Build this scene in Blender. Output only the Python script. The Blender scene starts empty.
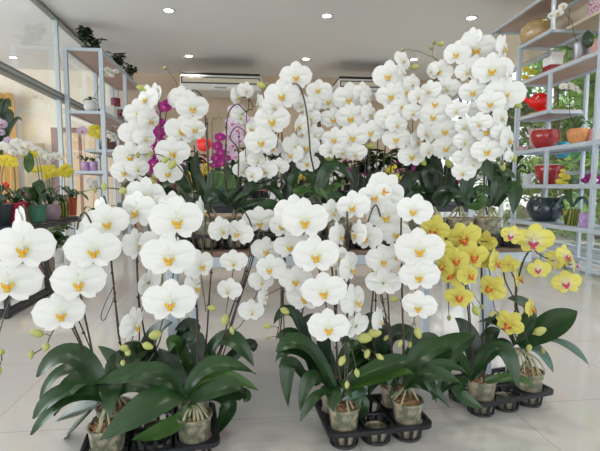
import bpy, math, random
from math import sin, cos, pi, radians, atan2, atan, sqrt, tan
from mathutils import Vector, Matrix
random.seed(7)
SC = bpy.context.scene
COL = SC.collection
H = .85; F = 450.; PITCH = radians(4.9); YAW = atan(50/450)
CAM = Vector((0, 0, H))
FW = Vector((sin(YAW), cos(YAW), 0)); RT = Vector((cos(YAW), -sin(YAW), 0)); UP = Vector((0, 0, 1))

def ray(x, y):                       # direction with unit forward (horizontal) component
    u = (x-300)/F; v = -(y-225.5)/F
    f = cos(PITCH)+v*sin(PITCH); z = -sin(PITCH)+v*cos(PITCH)
    return (RT*u+FW*f+UP*z)/f
def at(x, y, D): return CAM+ray(x, y)*D
def at_z(x, y, z):
    r = ray(x, y); return CAM+r*((z-H)/r.z)
def frame(vp):                       # room-like frame whose depth axis vanishes at pixel column vp
    b = YAW-atan((300-vp)/F); c, s = cos(b), sin(b)
    return lambda l, d, z: Vector((l*c+d*s, -l*s+d*c, z))
LEFT = frame(240); RIGHT = frame(265); WORLD = lambda x, y, z: Vector((x, y, z))
def px_size(s, p):                   # metres that s pixels span at point p
    d = (p-CAM); ax = d.dot(FW)*cos(PITCH)-d.z*sin(PITCH); return s*ax/F

# ---------------------------------------------------------------- materials
def mat(name, col, rough=.5, spec=.5, metal=0, col2=None, scale=8, trans=0, bump=0, bscale=40, emit=None, es=1, detail=3, contrast=None, sss=0, coat=0):
    m = bpy.data.materials.new(name); m.use_nodes = True; nt = m.node_tree; b = nt.nodes['Principled BSDF']
    b.inputs['Base Color'].default_value = (*col, 1); b.inputs['Roughness'].default_value = rough
    b.inputs['Specular IOR Level'].default_value = spec; b.inputs['Metallic'].default_value = metal
    if coat: b.inputs['Coat Weight'].default_value = coat; b.inputs['Coat Roughness'].default_value = .1
    tc = nt.nodes.new('ShaderNodeTexCoord')
    if col2:
        n = nt.nodes.new('ShaderNodeTexNoise'); n.inputs['Scale'].default_value = scale; n.inputs['Detail'].default_value = detail
        r = nt.nodes.new('ShaderNodeValToRGB'); a, c = contrast or (.35, .65)
        r.color_ramp.elements[0].position = a; r.color_ramp.elements[1].position = c
        r.color_ramp.elements[0].color = (*col, 1); r.color_ramp.elements[1].color = (*col2, 1)
        nt.links.new(tc.outputs['Object'], n.inputs['Vector']); nt.links.new(n.outputs['Fac'], r.inputs['Fac'])
        nt.links.new(r.outputs['Color'], b.inputs['Base Color'])
    if bump:
        n2 = nt.nodes.new('ShaderNodeTexNoise'); n2.inputs['Scale'].default_value = bscale
        bm = nt.nodes.new('ShaderNodeBump'); bm.inputs['Strength'].default_value = bump; bm.inputs['Distance'].default_value = .01
        nt.links.new(tc.outputs['Object'], n2.inputs['Vector']); nt.links.new(n2.outputs['Fac'], bm.inputs['Height']); nt.links.new(bm.outputs['Normal'], b.inputs['Normal'])
    if emit: b.inputs['Emission Color'].default_value = (*emit, 1); b.inputs['Emission Strength'].default_value = es
    if trans:                        # thin tissue: part of the light passes through
        out = nt.nodes['Material Output']; t = nt.nodes.new('ShaderNodeBsdfTranslucent'); mx = nt.nodes.new('ShaderNodeMixShader')
        mx.inputs[0].default_value = trans
        src = b.inputs['Base Color']
        if src.is_linked: nt.links.new(src.links[0].from_socket, t.inputs['Color'])
        else: t.inputs['Color'].default_value = (*col, 1)
        nt.links.new(b.outputs[0], mx.inputs[1]); nt.links.new(t.outputs[0], mx.inputs[2]); nt.links.new(mx.outputs[0], out.inputs[0])
    return m
def glass_mat(name, tint=(.97, .99, 1), refl=1.0):
    m = bpy.data.materials.new(name); m.use_nodes = True; nt = m.node_tree; nt.nodes.remove(nt.nodes['Principled BSDF'])
    out = nt.nodes['Material Output']; t = nt.nodes.new('ShaderNodeBsdfTransparent'); t.inputs[0].default_value = (*tint, 1)
    g = nt.nodes.new('ShaderNodeBsdfGlossy'); g.inputs['Roughness'].default_value = .02; g.inputs[0].default_value = (refl, refl, refl, 1)
    lw = nt.nodes.new('ShaderNodeLayerWeight'); lw.inputs[0].default_value = .25; fr = nt.nodes.new('ShaderNodeMath'); fr.operation = 'MULTIPLY_ADD'; fr.inputs[1].default_value = .28; fr.inputs[2].default_value = .03; mx = nt.nodes.new('ShaderNodeMixShader')
    nt.links.new(lw.outputs['Facing'], fr.inputs[0]); nt.links.new(fr.outputs[0], mx.inputs[0]); nt.links.new(t.outputs[0], mx.inputs[1]); nt.links.new(g.outputs[0], mx.inputs[2]); nt.links.new(mx.outputs[0], out.inputs[0])
    return m
def petal_mat(name, c_edge, c_base, trans=.25, rad=.5, spots=None):
    # colour of the tissue by distance from the flower's heart, fine veins
    m = mat(name, c_edge, .55, .25, trans=trans); nt = m.node_tree; b = nt.nodes['Principled BSDF']
    tc = nt.nodes.new('ShaderNodeTexCoord'); ln = nt.nodes.new('ShaderNodeVectorMath'); ln.operation = 'LENGTH'
    r = nt.nodes.new('ShaderNodeValToRGB'); r.color_ramp.elements[0].color = (*c_base, 1); r.color_ramp.elements[1].color = (*c_edge, 1)
    r.color_ramp.elements[0].position = .03; r.color_ramp.elements[1].position = rad*.6
    nt.links.new(tc.outputs['Object'], ln.inputs[0]); nt.links.new(ln.outputs['Value'], r.inputs['Fac'])
    src = r.outputs['Color']
    if spots:
        n = nt.nodes.new('ShaderNodeTexNoise'); n.inputs['Scale'].default_value = 60
        mt = nt.nodes.new('ShaderNodeMath'); mt.operation = 'GREATER_THAN'; mt.inputs[1].default_value = .62
        mx = nt.nodes.new('ShaderNodeMixRGB'); mx.inputs[2].default_value = (*spots, 1)
        nt.links.new(tc.outputs['Object'], n.inputs['Vector']); nt.links.new(n.outputs['Fac'], mt.inputs[0]); 
        ms = nt.nodes.new('ShaderNodeMath'); ms.operation = 'LESS_THAN'; ms.inputs[1].default_value = .16
        mm = nt.nodes.new('ShaderNodeMath'); mm.operation = 'MULTIPLY'
        nt.links.new(ln.outputs['Value'], ms.inputs[0]); nt.links.new(mt.outputs[0], mm.inputs[0]); nt.links.new(ms.outputs[0], mm.inputs[1])
        nt.links.new(mm.outputs[0], mx.inputs[0]); nt.links.new(src, mx.inputs[1]); src = mx.outputs[0]
    nt.links.new(src, b.inputs['Base Color'])
    sp = nt.nodes.new('ShaderNodeSeparateXYZ'); ab = nt.nodes.new('ShaderNodeMath'); ab.operation = 'ABSOLUTE'; at2 = nt.nodes.new('ShaderNodeMath'); at2.operation = 'ARCTAN2'
    ml = nt.nodes.new('ShaderNodeMath'); ml.operation = 'MULTIPLY'; ml.inputs[1].default_value = 46; sn = nt.nodes.new('ShaderNodeMath'); sn.operation = 'SINE'; bp = nt.nodes.new('ShaderNodeBump'); bp.inputs['Strength'].default_value = .07; bp.inputs['Distance'].default_value = .02
    nt.links.new(tc.outputs['Object'], sp.inputs[0]); nt.links.new(sp.outputs['X'], ab.inputs[0]); nt.links.new(sp.outputs['Z'], at2.inputs[0]); nt.links.new(ab.outputs[0], at2.inputs[1]); nt.links.new(at2.outputs[0], ml.inputs[0]); nt.links.new(ml.outputs[0], sn.inputs[0]); nt.links.new(sn.outputs[0], bp.inputs['Height']); nt.links.new(bp.outputs[0], b.inputs['Normal'])
    for n in nt.nodes:
        if n.type == 'BSDF_TRANSLUCENT': nt.links.new(src, n.inputs['Color'])
    return m
def tile_mat():
    m = mat('floor_tile', (.56, .535, .50), .07, .5); nt = m.node_tree; b = nt.nodes['Principled BSDF']
    tc = nt.nodes.new('ShaderNodeTexCoord'); mp = nt.nodes.new('ShaderNodeMapping'); mp.inputs['Location'].default_value = (-.35, -1.6, 0)
    br = nt.nodes.new('ShaderNodeTexBrick'); br.offset = 0; br.inputs['Scale'].default_value = 1; br.inputs['Brick Width'].default_value = .64; br.inputs['Row Height'].default_value = .64
    br.inputs['Mortar Size'].default_value = .0016; br.inputs['Mortar Smooth'].default_value = .3
    br.inputs['Color1'].default_value = (.56, .535, .50, 1); br.inputs['Color2'].default_value = (.545, .52, .485, 1); br.inputs['Mortar'].default_value = (.33, .30, .27, 1)
    n = nt.nodes.new('ShaderNodeTexNoise'); n.inputs['Scale'].default_value = 3; n.inputs['Detail'].default_value = 6
    mx = nt.nodes.new('ShaderNodeMixRGB'); mx.blend_type = 'MULTIPLY'; mx.inputs[0].default_value = .12
    nt.links.new(tc.outputs['Object'], mp.inputs[0]); nt.links.new(mp.outputs[0], br.inputs['Vector']); nt.links.new(tc.outputs['Object'], n.inputs['Vector'])
    nt.links.new(br.outputs['Color'], mx.inputs[1]); nt.links.new(n.outputs['Color'], mx.inputs[2]); nt.links.new(mx.outputs[0], b.inputs['Base Color'])
    return m
M = {}
M['white_petal'] = petal_mat('white_petal', (.765, .76, .735), (.68, .70, .55), .18, .30)
M['small_white'] = petal_mat('small_white', (.75, .74, .72), (.70, .67, .47), .18, .4)
M['yellow_petal'] = petal_mat('yellow_petal', (.66, .60, .13), (.62, .52, .09), .22, .5, spots=(.50, .12, .05))
M['lemon_petal'] = petal_mat('lemon_petal', (.76, .70, .15), (.78, .72, .5), .3, .5)
M['bright_yellow'] = petal_mat('bright_yellow', (.74, .64, .06), (.74, .52, .04), .2, .5)
M['magenta_petal'] = petal_mat('magenta_petal', (.30, .012, .19), (.42, .05, .24), .25, .5)
M['lavender_petal'] = petal_mat('lavender_petal', (.68, .52, .68), (.74, .62, .72), .3, .5)
M['lip_yellow'] = mat('lip_yellow', (.66, .40, .03), .5, .3, col2=(.76, .60, .14), scale=20, trans=.15)
M['lip_orange'] = mat('lip_orange', (.62, .20, .02), .5, .3, col2=(.80, .45, .03), scale=60)
M['lip_white'] = mat('lip_white', (.70, .69, .62), .5, .3, trans=.15)
M['lip_red'] = mat('lip_red', (.45, .03, .03), .5, .3, col2=(.60, .18, .04), scale=50)
M['lip_crimson'] = mat('lip_crimson', (.42, .01, .07), .5, .3, col2=(.65, .1, .2), scale=40)
M['leaf'] = mat('leaf', (.011, .037, .010), .34, .5, col2=(.022, .062, .015), scale=9, trans=.06)
M['leaf_light'] = mat('leaf_light', (.034, .090, .016), .36, .5, col2=(.062, .135, .026), scale=8, trans=.12)
M['leaf_dark'] = mat('leaf_dark', (.006, .020, .008), .34, .5, col2=(.012, .034, .012), scale=8, trans=.04)
M['leaf_under'] = mat('leaf_under', (.075, .14, .11), .4, .5, col2=(.05, .10, .07), scale=8)
M['stem'] = mat('stem', (.055, .030, .026), .45, .4, col2=(.05, .065, .022), scale=12)
M['stem_green'] = mat('stem_green', (.10, .16, .04), .45, .4, col2=(.07, .06, .03), scale=12)
M['stake'] = mat('stake', (.075, .030, .034), .4, .5, col2=(.04, .018, .02), scale=20)
M['clip'] = mat('clip', (.01, .012, .01), .5)
M['bud'] = mat('bud', (.38, .44, .10), .5, .3, col2=(.54, .52, .20), scale=25, trans=.15)
M['bud_green'] = mat('bud_green', (.22, .24, .07), .5, .3, col2=(.34, .30, .12), scale=30)
M['clear_pot'] = mat('clear_pot', (.115, .13, .085), .28, .5, col2=(.44, .36, .26), scale=34, detail=7, contrast=(.40, .62), bump=.25, bscale=60, coat=.4)
M['bark'] = mat('bark', (.20, .10, .045), .9, .2, col2=(.42, .26, .13), scale=60, bump=.9, bscale=90)
M['root'] = mat('root', (.42, .38, .26), .7, .2, col2=(.26, .28, .16), scale=30)
M['tray'] = mat('tray', (.014, .015, .018), .38, .4)
M['floor'] = tile_mat()
M['ceiling'] = mat('ceiling', (.80, .79, .785), .9, .1)
M['wall_tan'] = mat('wall_tan', (.60, .47, .35), .9, .1, col2=(.63, .495, .37), scale=1)
M['wall_cream'] = mat('wall_cream', (.82, .74, .60), .85, .1, col2=(.85, .77, .63), scale=.8)
M['wall_beige'] = mat('wall_beige', (.60, .52, .40), .85, .1)
M['wood'] = mat('wood', (.72, .52, .33), .5, .3, col2=(.78, .58, .38), scale=2)
M['door_frame'] = mat('door_frame', (.30, .15, .10), .5, .3)
M['curtain'] = mat('curtain', (.76, .48, .14), .9, .1, col2=(.82, .56, .20), scale=3, trans=.2)
M['alu'] = mat('alu', (.27, .29, .29), .4, .5, metal=.3)
M['alu_light'] = mat('alu_light', (.50, .54, .55), .35, .5, metal=.2)
M['steel_paint'] = mat('steel_paint', (.50, .56, .62), .38, .5)
M['shelf_board'] = mat('shelf_board', (.50, .36, .30), .6, .3, col2=(.54, .40, .34), scale=4)
M['table_board'] = mat('table_board', (.22, .145, .105), .5, .3)
M['black_metal'] = mat('black_metal', (.012, .014, .02), .35, .5)
M['glass'] = glass_mat('glass')
M['ac'] = mat('ac', (.70, .68, .64), .5, .4); M['ac_slot'] = mat('ac_slot', (.62, .55, .42), .6, .3); M['dark'] = mat('dark', (.03, .028, .025), .7, .2)
M['lamp_on'] = mat('lamp_on', (1, 1, 1), emit=(1, .98, .95), es=14); M['lamp_ring'] = mat('lamp_ring', (.6, .6, .6), .3, .5)
M['mesh_wire'] = mat('mesh_wire', (.05, .045, .045), .5)
def cm(name, c, c2=None, rough=.35, **k):
    M[name] = mat(name, c, rough, .5, col2=c2, **k); return name
cm('red_glaze', (.34, .012, .018), (.42, .03, .025), .16, coat=.5); cm('navy_glaze', (.010, .018, .030), (.02, .035, .05), .10, coat=.6); cm('orange_clay', (.62, .24, .08), (.70, .32, .12), .45, scale=30)
cm('gold_glaze', (.46, .30, .13), (.58, .42, .22), .15, scale=14, coat=.5); cm('silver', (.30, .30, .32), None, .35, metal=.6); cm('pink_pot', (.55, .22, .22), (.70, .45, .42), .6, scale=80)
cm('white_pot', (.78, .78, .76), None, .3); cm('bright_red', (.75, .015, .012), None, .25); cm('dark_red_box', (.26, .02, .03)); cm('crimson_pot', (.42, .01, .04), (.55, .03, .07), .5, scale=30)
cm('green_pot', (.05, .17, .11), None, .4); cm('mauve_pot', (.28, .20, .24), None, .4); cm('charcoal_pot', (.03, .035, .045), None, .3); cm('rust_pot', (.50, .09, .03), None, .4); cm('brown_glaze', (.12, .03, .025), None, .15)
cm('purple_glass', (.40, .22, .50), (.55, .38, .62), .15, scale=20); cm('dark_glass', (.03, .05, .02), (.10, .13, .06), .12, scale=12); cm('magenta_sand', (.30, .04, .09), (.12, .03, .05), .3, scale=60)
cm('cyan', (.03, .30, .42), None, .3); cm('pink_floral', (.72, .55, .60), (.42, .10, .22), .6, scale=45, contrast=(.52, .56)); cm('basket', (.13, .07, .05), (.22, .13, .09), .8, scale=40)
cm('paper_pink', (.55, .34, .36), (.70, .50, .48), .7, scale=40, contrast=(.45, .55)); cm('mauve_box', (.34, .25, .24), None, .5); cm('stone', (.25, .20, .16), (.40, .33, .28), .9, scale=6)
cm('tree_leaf', (.16, .36, .05), (.42, .62, .14), .5, scale=2, trans=.35); cm('tree_leaf_dark', (.06, .19, .04), (.18, .36, .07), .5, scale=2, trans=.3); cm('trunk', (.12, .08, .05), (.2, .15, .1), .9)
cm('paving', (.42, .39, .36), (.50, .47, .44), .8, scale=2); cm('bike_black', (.02, .02, .025), None, .3); cm('bike_grey', (.45, .47, .5), None, .35); cm('rubber', (.02, .02, .02), None, .8)

# striped green pot
def stripe_mat(name, a, b, freq=60):
    m = mat(name, a, .3); nt = m.node_tree; bs = nt.nodes['Principled BSDF']; tc = nt.nodes.new('ShaderNodeTexCoord'); w = nt.nodes.new('ShaderNodeTexWave'); w.bands_direction = 'X'
    w.inputs['Scale'].default_value = freq; w.inputs['Distortion'].default_value = 1.5; r = nt.nodes.new('ShaderNodeValToRGB'); r.color_ramp.elements[0].color = (*a, 1); r.color_ramp.elements[1].color = (*b, 1)
    r.color_ramp.elements[0].position = .4; r.color_ramp.elements[1].position = .6
    nt.links.new(tc.outputs['Object'], w.inputs['Vector']); nt.links.new(w.outputs['Fac'], r.inputs['Fac']); nt.links.new(r.outputs['Color'], bs.inputs['Base Color']); return m
M['green_stripe'] = stripe_mat('green_stripe', (.03, .05, .015), (.30, .32, .03), 14)
M['pleat_stripe'] = stripe_mat('pleat_stripe', (.30, .005, .03), (.50, .03, .08), 12)

# ---------------------------------------------------------------- mesh builder
class MB:
    def __init__(s, xf=None): s.v = []; s.f = []; s.mi = []; s.xf = xf; s.m = 0
    def add(s, vs, fs, m=None):
        o = len(s.v); s.v += [Vector(s.xf(*v)) if s.xf else Vector(v) for v in vs]; s.f += [tuple(i+o for i in f) for f in fs]; s.mi += [s.m if m is None else m]*len(fs); return s
    def box(s, x0, x1, y0, y1, z0, z1, b=0, m=None):
        if b <= 0:
            vs = [(x, y, z) for z in (z0, z1) for y in (y0, y1) for x in (x0, x1)]
            return s.add(vs, [(0, 2, 3, 1), (4, 5, 7, 6), (0, 1, 5, 4), (2, 6, 7, 3), (0, 4, 6, 2), (1, 3, 7, 5)], m)
        vs = []
        def ring(x0, x1, y0, y1, z, c): return [(x0+c, y0, z), (x1-c, y0, z), (x1, y0+c, z), (x1, y1-c, z), (x1-c, y1, z), (x0+c, y1, z), (x0, y1-c, z), (x0, y0+c, z)]
        R = [ring(x0+b, x1-b, y0+b, y1-b, z0, b*.5), ring(x0, x1, y0, y1, z0+b, b), ring(x0, x1, y0, y1, z1-b, b), ring(x0+b, x1-b, y0+b, y1-b, z1, b*.5)]
        for r in R: vs += r
        fs = [tuple(range(7, -1, -1)), tuple(range(24, 32))]
        for k in range(3):
            for i in range(8): j = (i+1) % 8; fs.append((k*8+i, k*8+j, k*8+8+j, k*8+8+i))
        return s.add(vs, fs, m)
    def tube(s, pts, rad, n=6, m=None, closed=False):
        pts = [Vector(p) for p in pts]; N = len(pts)
        if not hasattr(rad, '__len__'): rad = [rad]*N
        vs = []; prev = None
        for i, p in enumerate(pts):
            t = (pts[(i+1) % N]-pts[i-1]) if closed else pts[min(i+1, N-1)]-pts[max(i-1, 0)]
            t = t.normalized() if t.length > 1e-9 else Vector((0, 0, 1))
            if prev is None: a = t.cross(Vector((0, 0, 1))); a = a if a.length > .05 else t.cross(Vector((1, 0, 0)))
            else: a = prev-t*prev.dot(t)
            a.normalize(); prev = a; b = t.cross(a)
            vs += [tuple(p+(a*cos(2*pi*k/n)+b*sin(2*pi*k/n))*rad[i]) for k in range(n)]
        fs = []
        for i in range(N if closed else N-1):
            for k in range(n): j = (k+1) % n; i2 = (i+1) % N; fs.append((i*n+k, i*n+j, i2*n+j, i2*n+k))
        if not closed: fs += [tuple(range(n-1, -1, -1)), tuple(range((N-1)*n, N*n))]
        return s.add(vs, fs, m)
    def lathe(s, c, prof, n=28, m=None, fn=None, cap=True):    # prof [(r,z)], open ends capped when r>0
        vs = []; c = Vector(c)
        for (r, z) in prof:
            for k in range(n):
                a = 2*pi*k/n; q = r*(fn(a, z) if fn else 1); vs.append((c.x+q*cos(a), c.y+q*sin(a), c.z+z))
        fs = []
        for i in range(len(prof)-1):
            for k in range(n): j = (k+1) % n; fs.append((i*n+k, i*n+j, (i+1)*n+j, (i+1)*n+k))
        if cap and prof[0][0] > 1e-6: fs.append(tuple(range(n-1, -1, -1)))
        if cap and prof[-1][0] > 1e-6: fs.append(tuple(range((len(prof)-1)*n, len(prof)*n)))
        return s.add(vs, fs, m)
    def ell(s, c, r, n=10, k=7, m=None, mtx=None, fn=None):
        c = Vector(c); vs = []
        for i in range(k+1):
            t = pi*i/k
            for j in range(n):
                a = 2*pi*j/n; v = Vector((sin(t)*cos(a)*r[0], sin(t)*sin(a)*r[1], cos(t)*r[2]))
                if fn: v = fn(v)
                if mtx: v = mtx @ v
                vs.append(tuple(c+v))
        fs = [(i*n+j, (i+1)*n+j, (i+1)*n+(j+1) % n, i*n+(j+1) % n) for i in range(k) for j in range(n)]
        return s.add(vs, fs, m)
    def mesh(s, name, mats, o=Vector(), smooth=True):
        me = bpy.data.meshes.new(name); me.from_pydata([tuple(v-o) for v in s.v], [], s.f); me.validate()
        for k in mats: me.materials.append(M[k] if isinstance(k, str) else k)
        if len(me.polygons) == len(s.mi):
            me.polygons.foreach_set('material_index', s.mi)
        if smooth:
            me.polygons.foreach_set('use_smooth', [True]*len(me.polygons)); me.set_sharp_from_angle(angle=radians(42))
        me.update(); return me
    def build(s, name, mats, parent=None, origin=None, smooth=True):
        if isinstance(mats, str): mats = [mats]
        if parent is not None: o = parent_world(parent)
        elif origin is not None: o = Vector(origin)
        else:
            xs = [v.x for v in s.v]; ys = [v.y for v in s.v]; zs = [v.z for v in s.v]; o = Vector(((min(xs)+max(xs))/2, (min(ys)+max(ys))/2, min(zs)))
        ob = bpy.data.objects.new(name, s.mesh(name, mats, o, smooth)); COL.objects.link(ob)
        if parent is not None: ob.parent = parent; WP[ob.name] = o
        else: ob.location = o; WP[ob.name] = o
        return ob
WP = {}
def parent_world(o): return WP[o.name]
def thing(name, loc, label, cat, group=None):
    o = bpy.data.objects.new(name, None); COL.objects.link(o); o.location = loc; o.empty_display_size = .05; WP[o.name] = Vector(loc); tag(o, label, cat, group); return o
def tag(o, label, cat, group=None, kind=None):
    o['label'] = label; o['category'] = cat
    if group: o['group'] = group
    if kind: o['kind'] = kind
    return o
def struct(o, label=None):
    o['kind'] = 'structure'
    return o
def catmull(P, k=6):
    P = [Vector(p) for p in P]
    if len(P) < 3: return P
    Q = [P[0]*2-P[1]]+P+[P[-1]*2-P[-2]]; out = []
    for i in range(1, len(Q)-2):
        a, b, c, d = Q[i-1:i+3]
        for j in range(k):
            t = j/k; out.append(.5*((2*b)+(c-a)*t+(2*a-5*b+4*c-d)*t*t+(3*b-a-3*c+d)*t**3))
    out.append(P[-1]); return out

# ---------------------------------------------------------------- orchid flower
def tepal(mb, ang, L, W, y0, claw=.12, cup=.06, crease=.012, nu=9, nv=8, m=0, wave=0, off=(0, 0), rnd=None, peak=.5, pe=2.25, conv=.22):
    dx, dz = cos(ang), sin(ang); sx, sz = -dz, dx; vs = []
    for i in range(nu+1):
        t = i/nu
        tt = t**(math.log(.5)/math.log(peak)) if t > 0 else 0
        w = W*max(0, 1-abs(2*tt-1)**pe)**.5
        w = max(w, claw*W*(1-t)) if t < 1 else 0.0001
        for j in range(nv+1):
            s = -1+2*j/nv
            r = L*t*(1-.06*s*s)
            x = off[0]+dx*r+sx*w*s; z = off[1]+dz*r+sz*w*s
            y = y0+cup*(t*t)*L*2-.05*w*sin(pi*t)*0+crease*math.exp(-(s/.16)**2)*sin(pi*min(1, t*1.1))+conv*W*(s*s)*sin(pi*t)+wave*sin(3*s+ang*3+t*3)*t*.014
            vs.append((x, y, z))
    fs = [(i*(nv+1)+j, i*(nv+1)+j+1, (i+1)*(nv+1)+j+1, (i+1)*(nv+1)+j) for i in range(nu) for j in range(nv)]
    mb.add(vs, fs, m)
def flower_mesh(name, pm, seed=0, pw=.275, pl=.505, lo=False):
    R = random.Random(seed); mb = MB(); nu, nv = (7, 6) if lo else (14, 10)
    j = lambda a: R.uniform(-a, a)
    tepal(mb, radians(90+j(5)), .45+j(.02), .172+j(.01), .022, cup=.05, nu=nu, nv=nv, wave=.2)
    for sg in (1, -1):
        tepal(mb, radians(90+sg*(142+j(5))), .40+j(.02), .140+j(.01), .026, cup=.04, nu=nu, nv=nv, wave=.2)
    for sg in (1, -1):
        a = radians(10+j(3)); a = a if sg > 0 else pi-a
        tepal(mb, a, pl+j(.015), pw+j(.012), -.006-.004*(sg > 0), claw=.3, cup=.10+j(.03), crease=.045, nu=nu+2, nv=nv+2, wave=.25, peak=.53, pe=2.05)
    mb.tube([(0, .10, -.03), (0, .05, -.015), (0, .0, 0)], [.011, .013, .02], 6, m=1)
    return mb.mesh(name, [pm, 'stem_green'])
def lip_mesh(name, side, mid, callus, col='lip_white', big=1.0):
    mb = MB()
    for sg in (1, -1):                # erect side lobes
        vs = []; nu, nv = 6, 5
        for i in range(nu+1):
            t = i/nu; w = .052*sqrt(max(0, 1-(2*t-1)**2))+.002
            for k in range(nv+1):
                s = -1+2*k/nv
                vs.append(((sg*(.018+.085*t*cos(.55)+.02*s*s*t))*big, (-.045-.055*sin(pi*t*.7)-.02*s)*big, (-.065+.065*t*sin(.9)+w*s*1.0-.03*(1-t))*big))
        mb.add(vs, [(i*(nv+1)+k, i*(nv+1)+k+1, (i+1)*(nv+1)+k+1, (i+1)*(nv+1)+k) for i in range(nu) for k in range(nv)], 0)
    mb.ell((0, -.075*big, -.115*big), (.042*big, .028*big, .062*big), 10, 7, m=1, mtx=Matrix.Rotation(radians(-35), 3, 'X'))   # mid lobe
    mb.ell((0, -.115*big, -.150*big), (.062*big, .014*big, .020*big), 10, 6, m=1)
    mb.ell((0, -.082*big, -.070*big), (.046*big, .030*big, .026*big), 8, 6, m=2)                                      # callus
    mb.ell((0, -.045*big, -.010*big), (.036*big, .050*big, .044*big), 10, 7, m=3, mtx=Matrix.Rotation(radians(25), 3, 'X'))     # column
    for sg in (1, -1): mb.tube([(sg*.01*big, -.12*big, -.165*big), (sg*.022*big, -.135*big, -.16*big), (sg*.03*big, -.125*big, -.14*big)], [.004*big, .003*big, .002*big], 5, m=1)
    return mb.mesh(name, [side, mid, callus, col])
FL = {}
FL['white'] = ([flower_mesh('flower', 'white_petal', s) for s in range(4)], [lip_mesh('lip', 'lip_yellow', 'lip_yellow', 'lip_orange', big=.9), lip_mesh('lip', 'lip_white', 'lip_yellow', 'lip_yellow', big=.9)])
FL['yellow'] = ([flower_mesh('flower', 'yellow_petal', s+20, pw=.225, pl=.48) for s in range(3)], [lip_mesh('lip', 'lip_red', 'lip_red', 'lip_orange', 'lip_yellow', 1.15)])
FL['lemon'] = ([flower_mesh('flower', 'lemon_petal', s+30, pw=.225, pl=.48) for s in range(3)], [lip_mesh('lip', 'lip_crimson', 'lip_crimson', 'lip_crimson', 'lip_white', 1.1)])
for k, pm, lp in (('sw', 'small_white', 'lip_yellow'), ('sy', 'bright_yellow', 'lip_yellow'), ('mg', 'magenta_petal', 'lip_crimson'), ('lv', 'lavender_petal', 'lip_crimson')):
    FL[k] = ([flower_mesh('flower', pm, s+40, lo=True) for s in range(2)], [lip_mesh('lip', lp, lp, lp, 'lip_white')])
def bud_mesh(mt):
    mb = MB(); mb.ell((0, 0, 0), (.34, .34, .5), 10, 8, fn=lambda v: Vector((v.x*(1-.35*v.z), v.y*(1-.35*v.z), v.z*(1.06 if v.z > 0 else 1))))
    mb.tube([(0, .0, -.62), (0, 0, -.45)], [.07, .1], 6); return mb.mesh('bud', [mt])
BUD = [bud_mesh('bud'), bud_mesh('bud_green')]
NF = [0]
def flower(root, p, size, yaw=0, tilt=0, roll=0, kind='white', lip=None):
    NF[0] += 1; R = random.Random(NF[0]*13+5)
    ms, ls = FL[kind]; o = bpy.data.objects.new('flower', R.choice(ms)); COL.objects.link(o); o.parent = root
    d = p-CAM; el = atan2(H-p.z, sqrt(d.x**2+d.y**2))
    o.location = p-WP[root.name]; o.rotation_euler = (-el*.55+radians(tilt+R.uniform(-5, 5)), radians(roll+R.uniform(-6, 6)), -atan2(d.x, d.y)+radians(yaw+R.uniform(-5, 5)))
    o.scale = (size*R.uniform(.97, 1.03), size, size*R.uniform(.96, 1.04))
    l = bpy.data.objects.new('lip', ls[lip if lip is not None else (0 if size > .10 or len(ls) == 1 else 1)]); COL.objects.link(l); l.parent = o
    return o
def bud(root, p, L, direction, green=False):
    o = bpy.data.objects.new('bud', BUD[1 if green else 0]); COL.objects.link(o); o.parent = root; o.location = p-WP[root.name]
    o.rotation_euler = direction.to_track_quat('Z', 'Y').to_euler(); o.scale = (L, L, L); return o

def leaf(root, base, mid, tip, W, k=.35, mt='leaf', fold=.30, seed=0, under=True):
    base, mid, tip = Vector(base), Vector(mid), Vector(tip); c = mid*2-(base+tip)*.5
    n, nv = 14, 6; top = []; bot = []
    view = (CAM-base).normalized(); Nt = (view*k+UP*(1-k)).normalized(); R = random.Random(seed)
    ph = R.uniform(0, 6)
    for i in range(n+1):
        t = i/n; P = base*(1-t)**2+c*2*t*(1-t)+tip*t*t; T = ((c-base)*(1-t)+(tip-c)*t)
        T = T.normalized() if T.length > 1e-6 else Vector((0, 0, 1))
        S = T.cross(Nt); S = S.normalized() if S.length > .05 else RT.copy(); N = S.cross(T).normalized()
        w = W*.5*(.42+.58*sin(min(1, t/.55)*pi/2)) if t < .55 else W*.5*max(0, 1-((t-.55)/.452)**2.0)**.85
        for j in range(nv+1):
            s = -1+2*j/nv; q = P+S*w*s+N*(fold*w*(abs(s)**1.05)+.004*sin(ph+t*7)*s)
            top.append(q); bot.append(q-N*.0022*(1-abs(s)*.8))
    mb = MB(); m1 = nv+1; L = len(top)
    mb.add([tuple(v) for v in top+bot], [(i*m1+j, i*m1+j+1, (i+1)*m1+j+1, (i+1)*m1+j) for i in range(n) for j in range(nv)], 0)
    mb.add([tuple(v) for v in bot], [(i*m1+j, (i+1)*m1+j, (i+1)*m1+j+1, i*m1+j+1) for i in range(n) for j in range(nv)], 1 if under else 0)
    return mb.build('leaf', [mt, 'leaf_light' if under is True else mt], root)

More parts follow.
